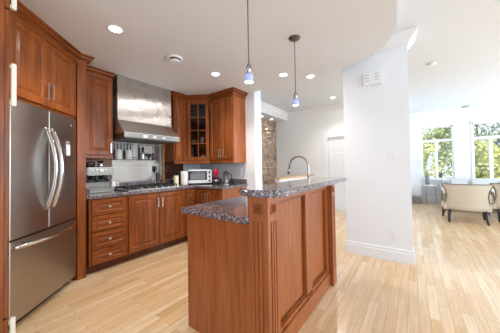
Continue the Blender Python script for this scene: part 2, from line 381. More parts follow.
# column
colp = [(3.30, 0.785), (3.335, 0.035), (3.56, 0.045), (3.56, 0.785)]
struct('wall_column', MB().prism(colp, 0, ZC - 0.001), 'white')
bbprof = [(0, 0), (0.018, 0), (0.018, 0.115), (0.013, 0.125), (0.013, 0.15), (0.004, 0.165), (0, 0.165)]
struct('baseboard_column', MB().sweep([(3.56, 0.785), (3.30, 0.785), (3.335, 0.035), (3.56, 0.045)], bbprof), 'white_trim')
crown_prof = [(0, ZC - 0.155), (0.012, ZC - 0.155), (0.012, ZC - 0.125), (0.03, ZC - 0.11), (0.05, ZC - 0.075), (0.085, ZC - 0.045), (0.085, ZC - 0.025), (0.10, ZC - 0.02), (0.10, ZC - 0.001), (0, ZC - 0.001)]
struct('trim_column', MB().sweep([(3.56, 0.785), (3.30, 0.785), (3.335, 0.035), (3.56, 0.045)], crown_prof), 'white_trim')
# hall: door wall, stone wall with its low soffit
HA = 6.17
struct('wall_hall', MB().box(HA, HA + 0.1, 1.85 + 0.06, 3.52, 0, ZC - 0.001).box(HA, HA + 0.1, 1.0, 1.91, 1.98, ZC - 0.001).box(HA, HA + 0.1, 0.5, 1.0, 0, ZC - 0.001), 'hall')
def turned_door():
    mb = MB(); mb.box(0, 0.88, 0, 0.035, 0.005, 1.975)
    for x0, x1 in ((0.09, 0.41), (0.47, 0.79)):
        for z0, z1 in ((0.16, 0.78), (0.92, 1.52), (1.62, 1.86)):
            mb.door(x0, x1, z0, z1, 0.004, 0.012, 0.018, True)
    return mb
d1 = struct('door_1', turned_door(), 'white_trim'); d1.location = (HA + 0.05, 1.90, 0); d1.rotation_euler = (0, 0, -PI / 2)
k = MB().lathe([(0.0, 0), (0.028, 0.004), (0.03, 0.02), (0.018, 0.035), (0.012, 0.04), (0.012, 0.06), (0, 0.06)], mtx=Matrix.Translation((0.81, 0, 0.98)) @ Matrix.Rotation(PI / 2, 4, 'X'))
k.build('door_handle', 'nickel', d1)
struct('trim_door', MB().box(HA - 0.02, HA, 1.905, 2.02, 0, 2.07).box(HA - 0.02, HA, 0.9, 1.905, 1.978, 2.07).box(HA - 0.03, HA, 0.9, 2.035, 2.07, 2.09), 'white_trim')
struct('wall_stone', MB().box(4.6, HA, 3.52, 3.62, 0, ZC - 0.2), 'brick')
struct('wall_hall_back', MB().box(3.275, 9.2, 3.62, 3.75, 0, ZC - 0.001), 'hall')
struct('ceiling_stone_soffit', MB().box(3.28, HA, 3.12, 3.62, 2.612, ZC - 0.001), 'ceil')
cp2 = [(o, z) for o, z in crown_prof]
struct('trim_hall', MB().sweep([(HA, 3.12), (HA, 0.5)], cp2), 'hall')
struct('trim_soffit', MB().sweep([(3.30, 3.12), (HA, 3.12)], cp2), 'hall')
struct('baseboard_hall', MB().sweep([(HA, 3.5), (HA, 2.02)], bbprof), 'white_trim')
struct('wall_living_left', MB().box(HA + 0.1, 8.75, 0.5, 0.62, 0, ZC - 0.001), 'white')
struct('wall_pier', MB().box(8.75, 9.05, -0.165, 0.62, 0, ZC - 0.001), 'white')
struct('trim_pier', MB().sweep([(8.75, 0.5), (8.75, -0.165), (9.05, -0.165)], crown_prof), 'white_trim')
FA = 9.05
wins = [(-0.975, -0.20), (-2.16, -1.385), (-4.2, -3.2)]
mb = MB(); prev = -0.165
for lo, hi in wins:
    mb.box(FA, FA + 0.15, hi, prev, 0, ZC - 0.001); mb.box(FA, FA + 0.15, lo, hi, 0, 0.72); mb.box(FA, FA + 0.15, lo, hi, 2.385, ZC - 0.001); prev = lo
mb.box(FA, FA + 0.15, -6.0, prev, 0, ZC - 0.001)
struct('wall_window', mb, 'white')
struct('trim_window_wall', MB().sweep([(FA, -0.165), (FA, -6.0)], crown_prof), 'white_trim')
struct('baseboard_window', MB().sweep([(FA, -0.165), (FA, -6.0)], bbprof), 'white_trim')
for i, (lo, hi) in enumerate(wins):
    f = MB(); a0, a1 = FA - 0.02, FA + 0.13
    f.box(FA - 0.025, FA, hi, hi + 0.03, 0.62, 2.45).box(FA - 0.025, FA, lo - 0.03, lo, 0.62, 2.45).box(FA - 0.03, FA, lo - 0.03, hi + 0.03, 2.385, 2.45)
    f.box(FA + 0.03, FA + 0.10, hi - 0.035, hi, 0.72, 2.385).box(FA + 0.03, FA + 0.10, lo, lo + 0.035, 0.72, 2.385)
    f.box(FA + 0.03, FA + 0.10, lo, hi, 2.345, 2.385).box(FA + 0.03, FA + 0.10, lo, hi, 0.72, 0.77).box(FA + 0.02, FA + 0.11, lo, hi, 1.90, 1.975)
    mid = lo + (hi - lo) * 0.52; f.box(FA + 0.02, FA + 0.11, mid - 0.035, mid + 0.035, 0.72, 1.9)
    o = struct('window_%d' % (i + 1), f, 'white_trim')
    MB().box(FA - 0.06, FA + 0.02, lo - 0.05, hi + 0.05, 0.69, 0.72).build('window_sill', 'white_trim', o)
    MB().box(FA + 0.06, FA + 0.066, lo + 0.03, hi - 0.03, 0.75, 2.36).build('window_pane', 'wpane', o)
struct('ground', MB().box(9.3, 40, -30, 25, -0.9, -0.8), 'lawn')
# half wall guarding the stair, capped with pale wood
hw = struct('wall_stair', MB().box(4.18, 6.16, 2.33, 2.43, 0, 0.925), 'hall')
hw2 = MB().box(4.14, 6.165, 2.305, 2.455, 0.925, 0.965, 0.006).build('wall_cap', 'pine', hw); hw2['label'] = 'pale wood cap of the half wall'

# ------------------------------------------------------------------ cabinet helpers
def bar_pull(x, z0, z1, y, m='nickel'):
    mb = MB(); mb.box(x - 0.006, x + 0.006, y - 0.034, y - 0.024, z0, z1, 0.002)
    mb.box(x - 0.005, x + 0.005, y - 0.028, y, z0 + 0.008, z0 + 0.02); mb.box(x - 0.005, x + 0.005, y - 0.028, y, z1 - 0.02, z1 - 0.008)
    return mb
def knob(x, z, y):
    return MB().lathe([(0.006, 0), (0.006, 0.012), (0.014, 0.018), (0.014, 0.026), (0.009, 0.03), (0, 0.03)], seg=14, mtx=Matrix.Translation((x, y, z)) @ Matrix.Rotation(PI / 2, 4, 'X'))
def crownp(zt, out=0.07, h=0.10):
    return [(-0.01, zt - h), (0.012, zt - h), (0.016, zt - h * 0.9), (0.012, zt - h * 0.8), (0.004, zt - h * 0.76), (0.006, zt - h * 0.62), (out * 0.30, zt - h * 0.50), (out * 0.55, zt - h * 0.46), (out * 0.72, zt - h * 0.40), (out * 0.74, zt - h * 0.30), (out * 0.60, zt - h * 0.26), (out * 0.64, zt - h * 0.18), (out * 0.9, zt - h * 0.14), (out, zt - h * 0.08), (out, zt), (-0.01, zt)]

# ------------------------------------------------------------------ tall pantry at the left edge
t = thing('pantry_cabinet', 'tall cherry pantry cabinet with cream bar pulls at the left edge of the photo', 'cabinet', (0.2, 1.935, 0), 0)
MB().box(-0.66, -0.022, 0, 0.44, 0.10, 2.485).build('body', 'cherry', t)
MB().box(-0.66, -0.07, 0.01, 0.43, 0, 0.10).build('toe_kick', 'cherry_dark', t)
for z0, z1 in ((0.105, 0.345), (0.355, 2.185), (2.195, 2.48)):
    dd = MB().box(-0.021, 0, 0.002, 0.438, z0, z1, 0.003).build('door', 'cherry', t)
    pulls = {0.105: [], 0.355: [(1.61, 1.87), (0.40, 0.455)], 2.195: []}[z0]
    for a, b in pulls[:1]:
        MB().box(0.006, 0.030, 0.010, 0.034, a, b, 0.003).box(0, 0.02, 0.016, 0.028, a + 0.01, a + 0.03).box(0, 0.02, 0.016, 0.028, b - 0.03, b - 0.01).build('handle', 'cream', dd)
    if z0 == 0.105:
        MB().box(0.006, 0.030, 0.010, 0.034, 0.12, 0.335, 0.003).box(0, 0.02, 0.016, 0.028, 0.13, 0.15).box(0, 0.02, 0.016, 0.028, 0.305, 0.325).build('handle', 'cream', dd)
    if z0 == 2.195:
        MB().box(0.006, 0.030, 0.010, 0.034, 2.205, 2.44, 0.003).box(0, 0.02, 0.016, 0.028, 2.21, 2.23).box(0, 0.02, 0.016, 0.028, 2.41, 2.43).build('handle', 'cream', dd)

# ------------------------------------------------------------------ refrigerator and its surround (turned 45 degrees)
FL = (0.254, 2.431, 0)
t = thing('refrigerator', 'stainless steel french door refrigerator with bottom freezer between cherry panels', 'refrigerator', FL, PI / 4)
MB().box(0.0, 0.785, 0.055, 0.70, 0.03, 1.762).build('body', 'black', t)
def fdoor(x0, x1, z0, z1):
    mb = MB(); mb.prism([(x0, 0.05), (x0, 0.004), (x0 + 0.004, 0.0)] + [(x0 + (x1 - x0) * i / 8, -0.008 * math.sin(PI * i / 8)) for i in range(1, 8)] + [(x1 - 0.004, 0.0), (x1, 0.004), (x1, 0.05)], z0, z1)
    return mb
def bow(p0, p1, outv, rise, n=16):
    p0 = Vector(p0); p1 = Vector(p1); outv = Vector(outv)
    return [p0 + (p1 - p0) * (i / n) + outv * (rise * math.sin(PI * i / n) ** 0.8) for i in range(n + 1)]
dl = fdoor(0.002, 0.3893, 0.692, 1.762).build('door', 'steel_dark', t)
dr = fdoor(0.3907, 0.783, 0.692, 1.762).build('door', 'steel_dark', t)
fz = fdoor(0.002, 0.783, 0.065, 0.678).build('freezer_drawer', 'steel_dark', t)
MB().tube(bow((0.352, 0, 0.86), (0.352, 0, 1.60), (0, -1, 0), 0.085), 0.016).build('handle', 'chrome', dl)
MB().tube(bow((0.428, 0, 0.86), (0.428, 0, 1.60), (0, -1, 0), 0.085), 0.016).build('handle', 'chrome', dr)
MB().tube(bow((0.02, 0, 0.628), (0.765, 0, 0.640), (0, -1, -0.1), 0.075), 0.017).build('handle', 'chrome', fz)
MB().lathe([(0.017, 0), (0.017, 0.004), (0, 0.004)], seg=16, mtx=Matrix.Translation((0.70, -0.002, 1.685)) @ Matrix.Rotation(PI / 2, 4, 'X')).build('emblem', 'chrome', dr)
MB().box(0.01, 0.775, 0.06, 0.10, 0.0, 0.06).build('kick_grille', 'black', t)
MB().cyl((0.74, 0.05), 0.018, 0.0, 0.055, 12).build('foot', 'grey_metal', t)
nt_ = thing('note_tag', 'small white paper tag hung on the right fridge door', 'tag', (FL[0] + 0.445 + 0.006, FL[1] + 0.445 - 0.006, 1.36), PI / 4)
MB().box(-0.028, 0.03, -0.008, -0.002, 0.0, 0.115, 0.002).build('sheet', 'plate', nt_)
MB().tube([(-0.02, -0.006, 0.112), (-0.012, -0.006, 0.145), (0.012, -0.006, 0.145), (0.02, -0.006, 0.112)], 0.003, 6).build('cord_loop', 'cream', nt_)

t = thing('refrigerator_cabinet', 'two door cherry cabinet above the refrigerator with tall side panel', 'cabinet', FL, PI / 4)
MB().box(-0.03, 0.785, 0.022, 0.62, 1.772, 2.485).build('body', 'cherry', t)
for z0, z1 in ((1.772, 1.80), (2.40, 2.485)): MB().box(-0.03, 0.785, 0.012, 0.0215, z0, z1).build('face_rail', 'cherry_h', t)
for x0, x1, hx in ((-0.02, 0.362, 0.335), (0.368, 0.775, 0.395)):
    d = MB().door(x0, x1, 1.797, 2.405, 0.02, 0.026, 0.062).build('door', 'cherry', t)
    bar_pull(hx, 1.85, 2.01, -0.006).build('handle', 'nickel', d)
def fl(a, b): return ((a - 0.254 + b - 2.431) * 0.70711, (b - 2.431 - a + 0.254) * 0.70711)
MB().prism([fl(0.818, 2.985), fl(0.898, 2.985), fl(0.898, 3.59), fl(0.60, 3.59), fl(0.60, 3.23), fl(0.815, 3.01)], 0, 2.485).build('side_panel', 'cherry', t)
MB().sweep([(-0.03, 0.0), fl(0.814, 2.985), fl(0.898, 2.985), fl(0.898, 3.10)], crownp(ZK - 0.001, 0.07, 0.105)).build('crown_molding', 'cherry_h', t)

# ------------------------------------------------------------------ range wall, base cabinets (face b = 3.0)
BF = 3.0
def base(name, label, a0, a1):
    t = thing(name, label, 'cabinet', (a0, BF, 0), 0); W = a1 - a0
    MB().box(0, W, 0.0, 0.59, 0.10, 0.872).build('body', 'cherry', t)
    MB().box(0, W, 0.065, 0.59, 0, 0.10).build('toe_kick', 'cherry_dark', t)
    return t, W
t, W = base('drawer_cabinet', 'four drawer cherry base cabinet beside the refrigerator under the coffee machine', 0.93, 1.345)
for z0, z1 in ((0.112, 0.272), (0.284, 0.468), (0.480, 0.664), (0.676, 0.852)):
    d = MB().door(0.025, W - 0.02, z0, z1, 0.0, 0.022, 0.045).build('drawer', 'cherry_h', t)
    knob((W) / 2, (z0 + z1) / 2, -0.012).build('knob', 'chrome', d)
t, W = base('cooktop_cabinet', 'two door cherry base cabinet below the gas cooktop', 1.345, 2.24)
for x0, x1, hx in ((0.018, 0.442, 0.415), (0.452, 0.878, 0.480)):
    d = MB().door(x0, x1, 0.118, 0.852, 0, 0.022, 0.06).build('door', 'cherry', t)
    bar_pull(hx, 0.655, 0.79, -0.022).build('handle', 'nickel', d)
t = thing('corner_base_cabinet', 'narrow one door cherry base cabinet in the corner below the candle', 'cabinet', (2.24, BF, 0), 0)
MB().box(0, 0.815, 0.0, 0.59, 0.10, 0.872).build('body', 'cherry', t); MB().box(0, 0.815, 0.065, 0.59, 0, 0.10).build('toe_kick', 'cherry_dark', t)
d = MB().door(0.018, 0.215, 0.118, 0.852, 0, 0.022, 0.05).build('door', 'cherry', t)
bar_pull(0.045, 0.655, 0.79, -0.022).build('handle', 'nickel', d)
# end wall run, face a = 2.47, from b = 3.0 down to 2.33
t = thing('end_base_cabinet', 'two door cherry base cabinet under the toaster oven counter with plain end panel', 'cabinet', (2.47, 2.998, 0), -PI / 2)
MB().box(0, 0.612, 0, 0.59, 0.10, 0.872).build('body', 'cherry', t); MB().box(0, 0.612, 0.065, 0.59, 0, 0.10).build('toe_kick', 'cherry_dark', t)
MB().box(0.6125, 0.628, 0, 0.597, 0, 0.872).build('end_panel', 'cherry_pink', t)
for x0, x1, hx in ((0.03, 0.315, 0.29), (0.321, 0.604, 0.346)):
    d = MB().door(x0, x1, 0.118, 0.852, 0, 0.022, 0.05).build('door', 'cherry', t)
    bar_pull(hx, 0.67, 0.80, -0.022).build('handle', 'nickel', d)

# L-shaped countertop with upstand
t = thing('countertop', 'brown speckled granite countertop along the range wall and the corner', 'countertop', (0.93, BF, 0.872), 0)
cx = lambda a: a - 0.93
cy = lambda b: b - BF
MB().prism([(cx(0.90), cy(2.965)), (cx(2.435), cy(2.965)), (cx(2.435), cy(2.34)), (cx(3.068), cy(2.34)), (cx(3.068), cy(3.598)), (cx(0.90), cy(3.598))], 0.001, 0.042, 0.006).build('slab', 'granite', t)
MB().box(cx(0.95), cx(3.066), cy(3.572), cy(3.597), 0.0425, 0.135).box(cx(3.045), cx(3.067), cy(2.345), cy(3.571), 0.0425, 0.125).build('upstand', 'granite', t)

# backsplash sheet
t = thing('steel_backsplash', 'brushed stainless backsplash sheet on the wall behind the cooktop', 'backsplash', (1.40, 3.592, 1.0), 0)
MB().box(0, 0.76, -0.012, 0.004, 0.012, 0.262, 0.002).build('lower_sheet', 'steel_splash', t)
MB().box(0, 0.76, -0.012, 0.004, 0.268, 0.61, 0.002).build('upper_sheet', 'steel_splash', t)
tag(MB().box(0.93, 1.395, 3.585, 3.598, 1.01, 1.36).build('wall_panel', 'cherry_h'), 'plain cherry panel on the wall above the coffee machine', 'panel')
tag(MB().box(2.235, 2.66, 3.588, 3.598, 1.01, 1.345).build('dark_tile_panel', 'cherry_dark'), 'dark brown panel on the wall behind the candle and kettle', 'panel')  # dark sheet added on the white wall for the shadows under the cabinets
tag(MB().lathe([(0.028, 0), (0.028, 0.05), (0.02, 0.06), (0.026, 0.08), (0.032, 0.14), (0.022, 0.20), (0.018, 0.215), (0.027, 0.235), (0.022, 0.26), (0.02, 0.40), (0.026, 0.52), (0.02, 0.54), (0.03, 0.56), (0.03, 0.70), (0, 0.70)], (2.200, 3.53, 0.915), 16).build('turned_post', 'turned'), 'turned oak post standing on the counter under the hood', 'post')

# ------------------------------------------------------------------ upper cabinets
t = thing('upper_cabinet', 'single door cherry wall cabinet above the coffee machine', 'cabinet', (0.945, 3.27, 1.355), 0)
MB().box(0, 0.345, 0, 0.325, 0, 1.13).build('body', 'cherry', t)
d = MB().door(0.02, 0.325, 0.045, 1.02, 0, 0.022, 0.055).build('door', 'cherry', t)
bar_pull(0.305, 0.07, 0.20, -0.022).build('handle', 'nickel', d)
MB().sweep([(0.0, 0), (0.345, 0)], crownp(1.144, 0.075, 0.095)).build('crown_molding', 'cherry_h', t)
t = thing('upper_cabinet', 'narrow cherry wall cabinet between the range hood and the glass corner cabinet', 'cabinet', (2.240, 3.27, 1.285), 0)
MB().box(0, 0.262, 0, 0.325, 0.03, 1.20).build('body', 'cherry', t)
MB().door(0.02, 0.246, 0.06, 1.09, 0, 0.022, 0.045).build('door', 'cherry', t)
MB().box(0, 0.262, -0.012, 0.02, 0, 0.05).build('light_rail', 'cherry_h', t)
MB().sweep([(0, 0.1), (0, 0), (0.262, 0)], crownp(1.214, 0.075, 0.095)).build('crown_molding', 'cherry_h', t)
# diagonal glass corner cabinet
GR = math.atan2(2.92 - 3.268, 2.742 - 2.506)
t = thing('glass_corner_cabinet', 'corner cherry wall cabinet with eight pane glass door', 'cabinet', (2.506, 3.268, 1.285), GR)
def loc(a, b): # room point into the corner cabinet frame
    dx, dy = a - 2.506, b - 3.268; c, s_ = math.cos(GR), math.sin(GR); return (dx * c + dy * s_, -dx * s_ + dy * c)
P5 = [loc(2.506, 3.268), loc(2.742, 2.92), loc(3.066, 2.92), loc(3.066, 3.596), loc(2.506, 3.596)]
DW = P5[1][0]
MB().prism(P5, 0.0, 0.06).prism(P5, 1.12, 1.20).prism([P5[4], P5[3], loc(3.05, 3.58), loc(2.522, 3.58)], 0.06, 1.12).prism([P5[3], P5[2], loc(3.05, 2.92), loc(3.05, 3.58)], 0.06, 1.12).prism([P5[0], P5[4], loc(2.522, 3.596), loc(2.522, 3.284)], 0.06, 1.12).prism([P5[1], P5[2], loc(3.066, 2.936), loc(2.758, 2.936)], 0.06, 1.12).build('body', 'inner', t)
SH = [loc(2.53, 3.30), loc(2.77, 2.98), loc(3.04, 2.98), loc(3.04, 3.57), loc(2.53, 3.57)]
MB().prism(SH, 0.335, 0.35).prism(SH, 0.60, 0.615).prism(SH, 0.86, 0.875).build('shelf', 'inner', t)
f = MB(); x0, x1, z0, z1 = 0.014, DW - 0.014, 0.062, 1.12; fw = 0.058; y0, y1 = -0.022, 0.0
f.box(x0, x0 + fw, y0, y1, z0, z1).box(x1 - fw, x1, y0, y1, z0, z1).box(x0 + fw, x1 - fw, y0, y1, z0, z0 + fw).box(x0 + fw, x1 - fw, y0, y1, z1 - fw, z1)
xm = DW / 2; f.box(xm - 0.008, xm + 0.008, y0 + 0.003, y1, z0 + fw, z1 - fw)
for i in (1, 2, 3):
    zz = z0 + fw + (z1 - z0 - 2 * fw) * i / 4; f.box(x0 + fw, x1 - fw, y0 + 0.003, y1 - 0.001, zz - 0.008, zz + 0.008)
d = f.build('door', 'cherry', t)
lab(MB().box(x0 + fw - 0.004, x1 - fw + 0.004, -0.010, -0.007, z0 + fw - 0.004, z1 - fw + 0.004).build('glass_pane', 'pane', d), 'dark glass panes of the door')
MB().box(0, DW, -0.024, 0.02, -0.001, 0.058).build('light_rail', 'cherry_h', t)
MB().sweep([P5[0], P5[1]], crownp(1.214, 0.075, 0.095)).build('crown_molding', 'cherry_h', t)
# end wall double door upper
t = thing('upper_cabinet', 'two door cherry wall cabinet at the right end above the french press', 'cabinet', (2.742, 2.918, 1.285), -PI / 2)
MB().box(0, 0.546, 0, 0.325, 0.02, 1.20).build('body', 'cherry', t)
lab(MB().box(0.5465, 0.553, 0.0, 0.325, 0.0, 1.20).build('end_panel', 'cherry_pink', t), 'plain end panel')
MB().box(0, 0.546, -0.014, 0.02, 0, 0.055).build('light_rail', 'cherry_h', t)
for x0, x1, hx in ((0.014, 0.27, 0.248), (0.276, 0.536, 0.30)):
    d = MB().door(x0, x1, 0.062, 1.10, 0, 0.022, 0.058).build('door', 'cherry', t)
    bar_pull(hx, 0.10, 0.235, -0.022).build('handle', 'nickel', d)
MB().sweep([(0.0, 0), (0.553, 0), (0.553, 0.325)], crownp(1.214, 0.07, 0.095)).build('crown_molding', 'cherry_h', t)

# jars on the glass cabinet shelves
cabinv = t
def corner_pt(x, y, z):
    c, s_ = math.cos(GR), math.sin(GR); return (2.506 + x * c - y * s_, 3.268 + x * s_ + y * c, z)
for x, z, r, h, m, l in ((0.10, 1.635, 0.028, 0.09, 'wax', 'small cream jar on the middle shelf of the glass cabinet, at left'), (0.165, 1.635, 0.03, 0.08, 'yellow', 'amber jar on the middle shelf of the glass cabinet'), (0.255, 1.635, 0.032, 0.13, 'ceramic', 'white canister on the middle shelf of the glass cabinet, at right'), (0.27, 1.346, 0.042, 0.10, 'ceramic', 'white mug at the bottom of the glass corner cabinet'), (0.12, 1.9, 0.035, 0.09, 'jar_glass', 'clear tumbler on the upper shelf of the glass cabinet')):
    p = corner_pt(x, 0.09, z)
    tag(MB().lathe([(r * 0.9, 0), (r, 0.008), (r, h - 0.01), (r * 0.9, h), (0, h)], p, 16).build('jar', m), l, 'jar', 'jars inside the glass cabinet')

# ------------------------------------------------------------------ hood
t = thing('range_hood', 'wide stainless steel chimney range hood above the cooktop', 'hood', (1.315, 3.598, 1.63), 0)
HWD = 0.838
chim = [(0, 0.26), (-0.398, 0.255), (-0.392, 0.45), (-0.392, 0.868), (0, 0.868)]
MB().extrude_x(chim, 0.01, HWD - 0.008).build('chimney', 'steel_hood', t)
MB().extrude_x([(0, 0.258), (-0.40, 0.253), (-0.602, 0.066), (-0.602, 0.062), (0, 0.062)], 0, HWD).build('canopy', 'steel_canopy', t)
MB().box(0, HWD, -0.606, -0.01, 0.0, 0.061, 0.003).build('lip', 'steel_machine', t)
MB().box(0.03, HWD - 0.03, -0.57, -0.04, -0.012, 0.0).build('filter', 'slot', t)
for x in (0.28, 0.42, 0.56):
    MB().box(x - 0.025, x + 0.025, -0.6085, -0.605, 0.015, 0.045, 0.001).build('control', 'chrome', t)

# ------------------------------------------------------------------ cooktop
t = thing('gas_cooktop', 'stainless gas cooktop with black iron grates set in the granite counter', 'cooktop', (1.36, 2.985, 0.9155), 0)
MB().box(0, 0.80, 0, 0.48, 0, 0.014, 0.004).build('tray', 'steel', t)
for gx in (0.02, 0.285, 0.55):
    g = MB(); w_ = 0.235
    for yy in (0.07, 0.26, 0.45): g.box(gx, gx + w_, yy - 0.006, yy + 0.006, 0.034, 0.048)
    for xx in (gx + 0.006, gx + w_ / 2, gx + w_ - 0.006): g.box(xx - 0.006, xx + 0.006, 0.07, 0.45, 0.034, 0.048)
    for xx in (gx + 0.006, gx + w_ - 0.006):
        for yy in (0.076, 0.444): g.box(xx - 0.006, xx + 0.006, yy - 0.006, yy + 0.006, 0.014, 0.036)
    g.build('grate', 'iron', t)
for bx, by in ((0.14, 0.16), (0.14, 0.36), (0.40, 0.26), (0.67, 0.16), (0.67, 0.36)):
    MB().lathe([(0.045, 0), (0.045, 0.008), (0.03, 0.012), (0.03, 0.018), (0, 0.018)], (bx, by, 0.014), 18).build('burner', 'iron', t)
for i in range(5):
    MB().lathe([(0.015, 0), (0.013, 0.02), (0, 0.02)], (0.2 + 0.1 * i, 0.03, 0.014), 12).build('knob', 'steel', t)

# wire racks with canisters on the backsplash
def rack(x0, x1, label):
    t = thing('wire_rack', label, 'rack', (x0, 3.578, 1.35), 0, 'wire racks on the steel backsplash'); W = x1 - x0
    mb = MB()
    for z in (0.0, 0.035): mb.tube([(0, 0, z), (0, -0.115, z), (W, -0.115, z), (W, 0, z)], 0.003, 6)
    for z in (0.25,): mb.tube([(0, 0, z), (0, -0.02, z), (W, -0.02, z), (W, 0, z)], 0.003, 6)
    for x in (0, W): mb.tube([(x, -0.115, 0.0), (x, -0.115, 0.035)], 0.003, 6).tube([(x, -0.001, 0.0), (x, -0.001, 0.25)], 0.003, 6)
    mb.build('frame', 'grey_metal', t)
    mb = MB(); n = int(W / 0.028)
    for i in range(n + 1):
        x = W * i / n; mb.tube([(x, -0.115, 0.0), (x, -0.004, 0.0), (x, -0.004, 0.25)], 0.0018, 5)
    mb.build('wires', 'grey_metal', t)
    mb = MB()
    for i in range(7): mb.box(W * i / 7 + 0.01, W * i / 7 + 0.035, -0.022, -0.012, 0.155, 0.24)
    if x0 < 1.6: mb.build('back_strip', 'slot_grey', t)
    else: mb.bm.free()
    return t
rack(1.375, 1.70, 'wire rack holding two white canisters on the steel backsplash')
rack(1.79, 2.03, 'wire rack holding small spice jars on the steel backsplash')
for a, l in ((1.465, 'left one of two white canisters on the backsplash rack'), (1.61, 'right one of two white canisters on the backsplash rack')):
    t = thing('canister', l, 'canister', (a, 3.51, 1.3535), 0, 'white canisters on the rack')
    MB().lathe([(0.046, 0), (0.05, 0.006), (0.05, 0.125), (0.046, 0.13), (0, 0.13)], seg=24).build('pot', 'ceramic', t)
    MB().lathe([(0.051, 0.1305), (0.051, 0.142), (0.012, 0.146), (0.01, 0.158), (0, 0.16)], seg=24).build('lid', 'ceramic', t)
for a, h, m, l in ((1.83, 0.20, 'chrome', 'tall silver and black pepper mill on the right backsplash rack'), (1.885, 0.10, 'jar_glass', 'clear spice jar beside the pepper mill on the right rack'), (1.955, 0.10, 'jar_glass', 'clear spice jar with black lid in the middle of the right rack'), (2.005, 0.11, 'slot', 'dark spice jar at the right end of the right rack')):
    t = thing('spice_jar', l, 'jar', (a, 3.515, 1.3535), 0, 'spice jars on the right rack')
    MB().lathe([(0.022, 0), (0.024, 0.01), (0.024, h * 0.7), (0.016, h * 0.78), (0, h * 0.78)], seg=14).build('jar_body', m, t)
    MB().lathe([(0.02, h * 0.785), (0.022, h * 0.82), (0.02, h), (0, h)], seg=14).build('lid', 'black', t)

# ------------------------------------------------------------------ counter things
t = thing('espresso_machine', 'stainless espresso machine on the counter beside the refrigerator', 'coffee machine', (0.985, 3.22, 0.9155), 0)
MB().box(0, 0.30, 0.02, 0.27, 0.0, 0.065, 0.006).build('drip_base', 'steel_machine', t)
MB().box(0, 0.30, 0.15, 0.27, 0.065, 0.22).build('back_housing', 'steel_machine', t)
MB().box(-0.005, 0.305, 0.0, 0.28, 0.22, 0.325, 0.012).build('head', 'steel_machine', t)
for x in (0.05, 0.10, 0.20, 0.25): MB().lathe([(0.011, 0), (0.011, 0.006), (0, 0.006)], seg=12, mtx=Matrix.Translation((x, 0.0, 0.285)) @ Matrix.Rotation(PI / 2, 4, 'X')).build('button', 'plate', t)
MB().lathe([(0.026, 0), (0.026, 0.008), (0, 0.008)], seg=18, mtx=Matrix.Translation((0.15, 0.0, 0.275)) @ Matrix.Rotation(PI / 2, 4, 'X')).build('gauge', 'plate', t)
for x in (0.085, 0.21):
    o = MB().lathe([(0.028, 0), (0.034, 0.02), (0.034, 0.05), (0, 0.05)], (x, 0.085, 0.17), 18).build('group_head', 'black', t)
    MB().tube([(x, 0.07, 0.165), (x, -0.02, 0.158), (x, -0.06, 0.150)], [0.009, 0.012, 0.014], 10).build('portafilter', 'black', t)
lab(MB().box(0.008, 0.292, 0.135, 0.1495, 0.125, 0.2195).build('splash_plate', 'black', t), 'black plate behind the portafilters')  # black band added to shade the recess under the head
MB().tube([(0.275, 0.08, 0.22), (0.285, 0.05, 0.16), (0.288, 0.045, 0.10)], 0.005, 8).build('steam_wand', 'chrome', t)
MB().box(0.012, 0.288, -0.02, 0.14, 0.005, 0.045, 0.005).build('drip_tray', 'steel_machine', t)
MB().lathe([(0.055, 0), (0.062, 0.05), (0.06, 0.06), (0, 0.06)], (0.075, 0.17, 0.3255), 20).build('bean_hopper', 'screen', t)
t = thing('steel_cup', 'small steel milk cup on top of the espresso machine', 'cup', (1.185, 3.38, 1.241), 0)
MB().lathe([(0.034, 0), (0.036, 0.004), (0.034, 0.085), (0.03, 0.085), (0.03, 0.01), (0, 0.01)], seg=20).build('body', 'chrome', t)
MB().tube([(-0.033, 0, 0.07), (-0.058, 0, 0.06), (-0.056, 0, 0.025), (-0.034, 0, 0.018)], 0.004, 8).build('handle', 'chrome', t)
t = thing('milk_jug', 'small white jug on the counter right of the espresso machine', 'jug', (1.385, 3.518, 0.9155), 0)
MB().lathe([(0.036, 0), (0.048, 0.03), (0.046, 0.07), (0.034, 0.10), (0.038, 0.115), (0.034, 0.115), (0.03, 0.1), (0, 0.1)], seg=20).build('body', 'ceramic', t)
MB().tube([(0.04, 0, 0.095), (0.072, 0, 0.085), (0.07, 0, 0.045), (0.046, 0, 0.03)], 0.006, 8).build('handle', 'ceramic', t)
# utensils right of the cooktop
for x, y, lean, m, l in ((2.05, 3.50, 0.015, 'black', 'black spatula leaning on the backsplash left of the turned post'), (2.085, 3.52, -0.005, 'black', 'black ladle leaning beside the turned post')):
    t = thing('spatula', l, 'utensil', (x, y, 0.94), 0, 'black utensils by the cooktop')
    MB().tube([(0, 0, 0), (lean, 0.03, 0.21)], 0.007, 8).build('shaft', m, t)
    MB().box(lean - 0.015, lean + 0.015, 0.026, 0.034, 0.21, 0.31, 0.003).build('blade', m, t)
t = thing('kettle', 'black and glass electric kettle on the counter behind the ivory candle', 'kettle', (2.285, 3.36, 0.9155), 0)
MB().lathe([(0.075, 0), (0.075, 0.02), (0.066, 0.025), (0.07, 0.07), (0, 0.07)], seg=24).build('base', 'black', t)
MB().lathe([(0.068, 0.071), (0.066, 0.12), (0.052, 0.22), (0, 0.22)], seg=24).build('jug_wall', 'jar_glass', t)
MB().lathe([(0.054, 0.221), (0.05, 0.24), (0.012, 0.25), (0.012, 0.265), (0, 0.265)], seg=24).build('lid', 'black', t)
MB().tube([(0.045, -0.03, 0.235), (0.10, -0.055, 0.22), (0.10, -0.055, 0.09), (0.06, -0.035, 0.05)], 0.012, 10).build('handle', 'black', t)
t = thing('candle', 'tall ivory pillar candle on the counter in front of the black kettle', 'candle', (2.222, 3.19, 0.9155), 0)
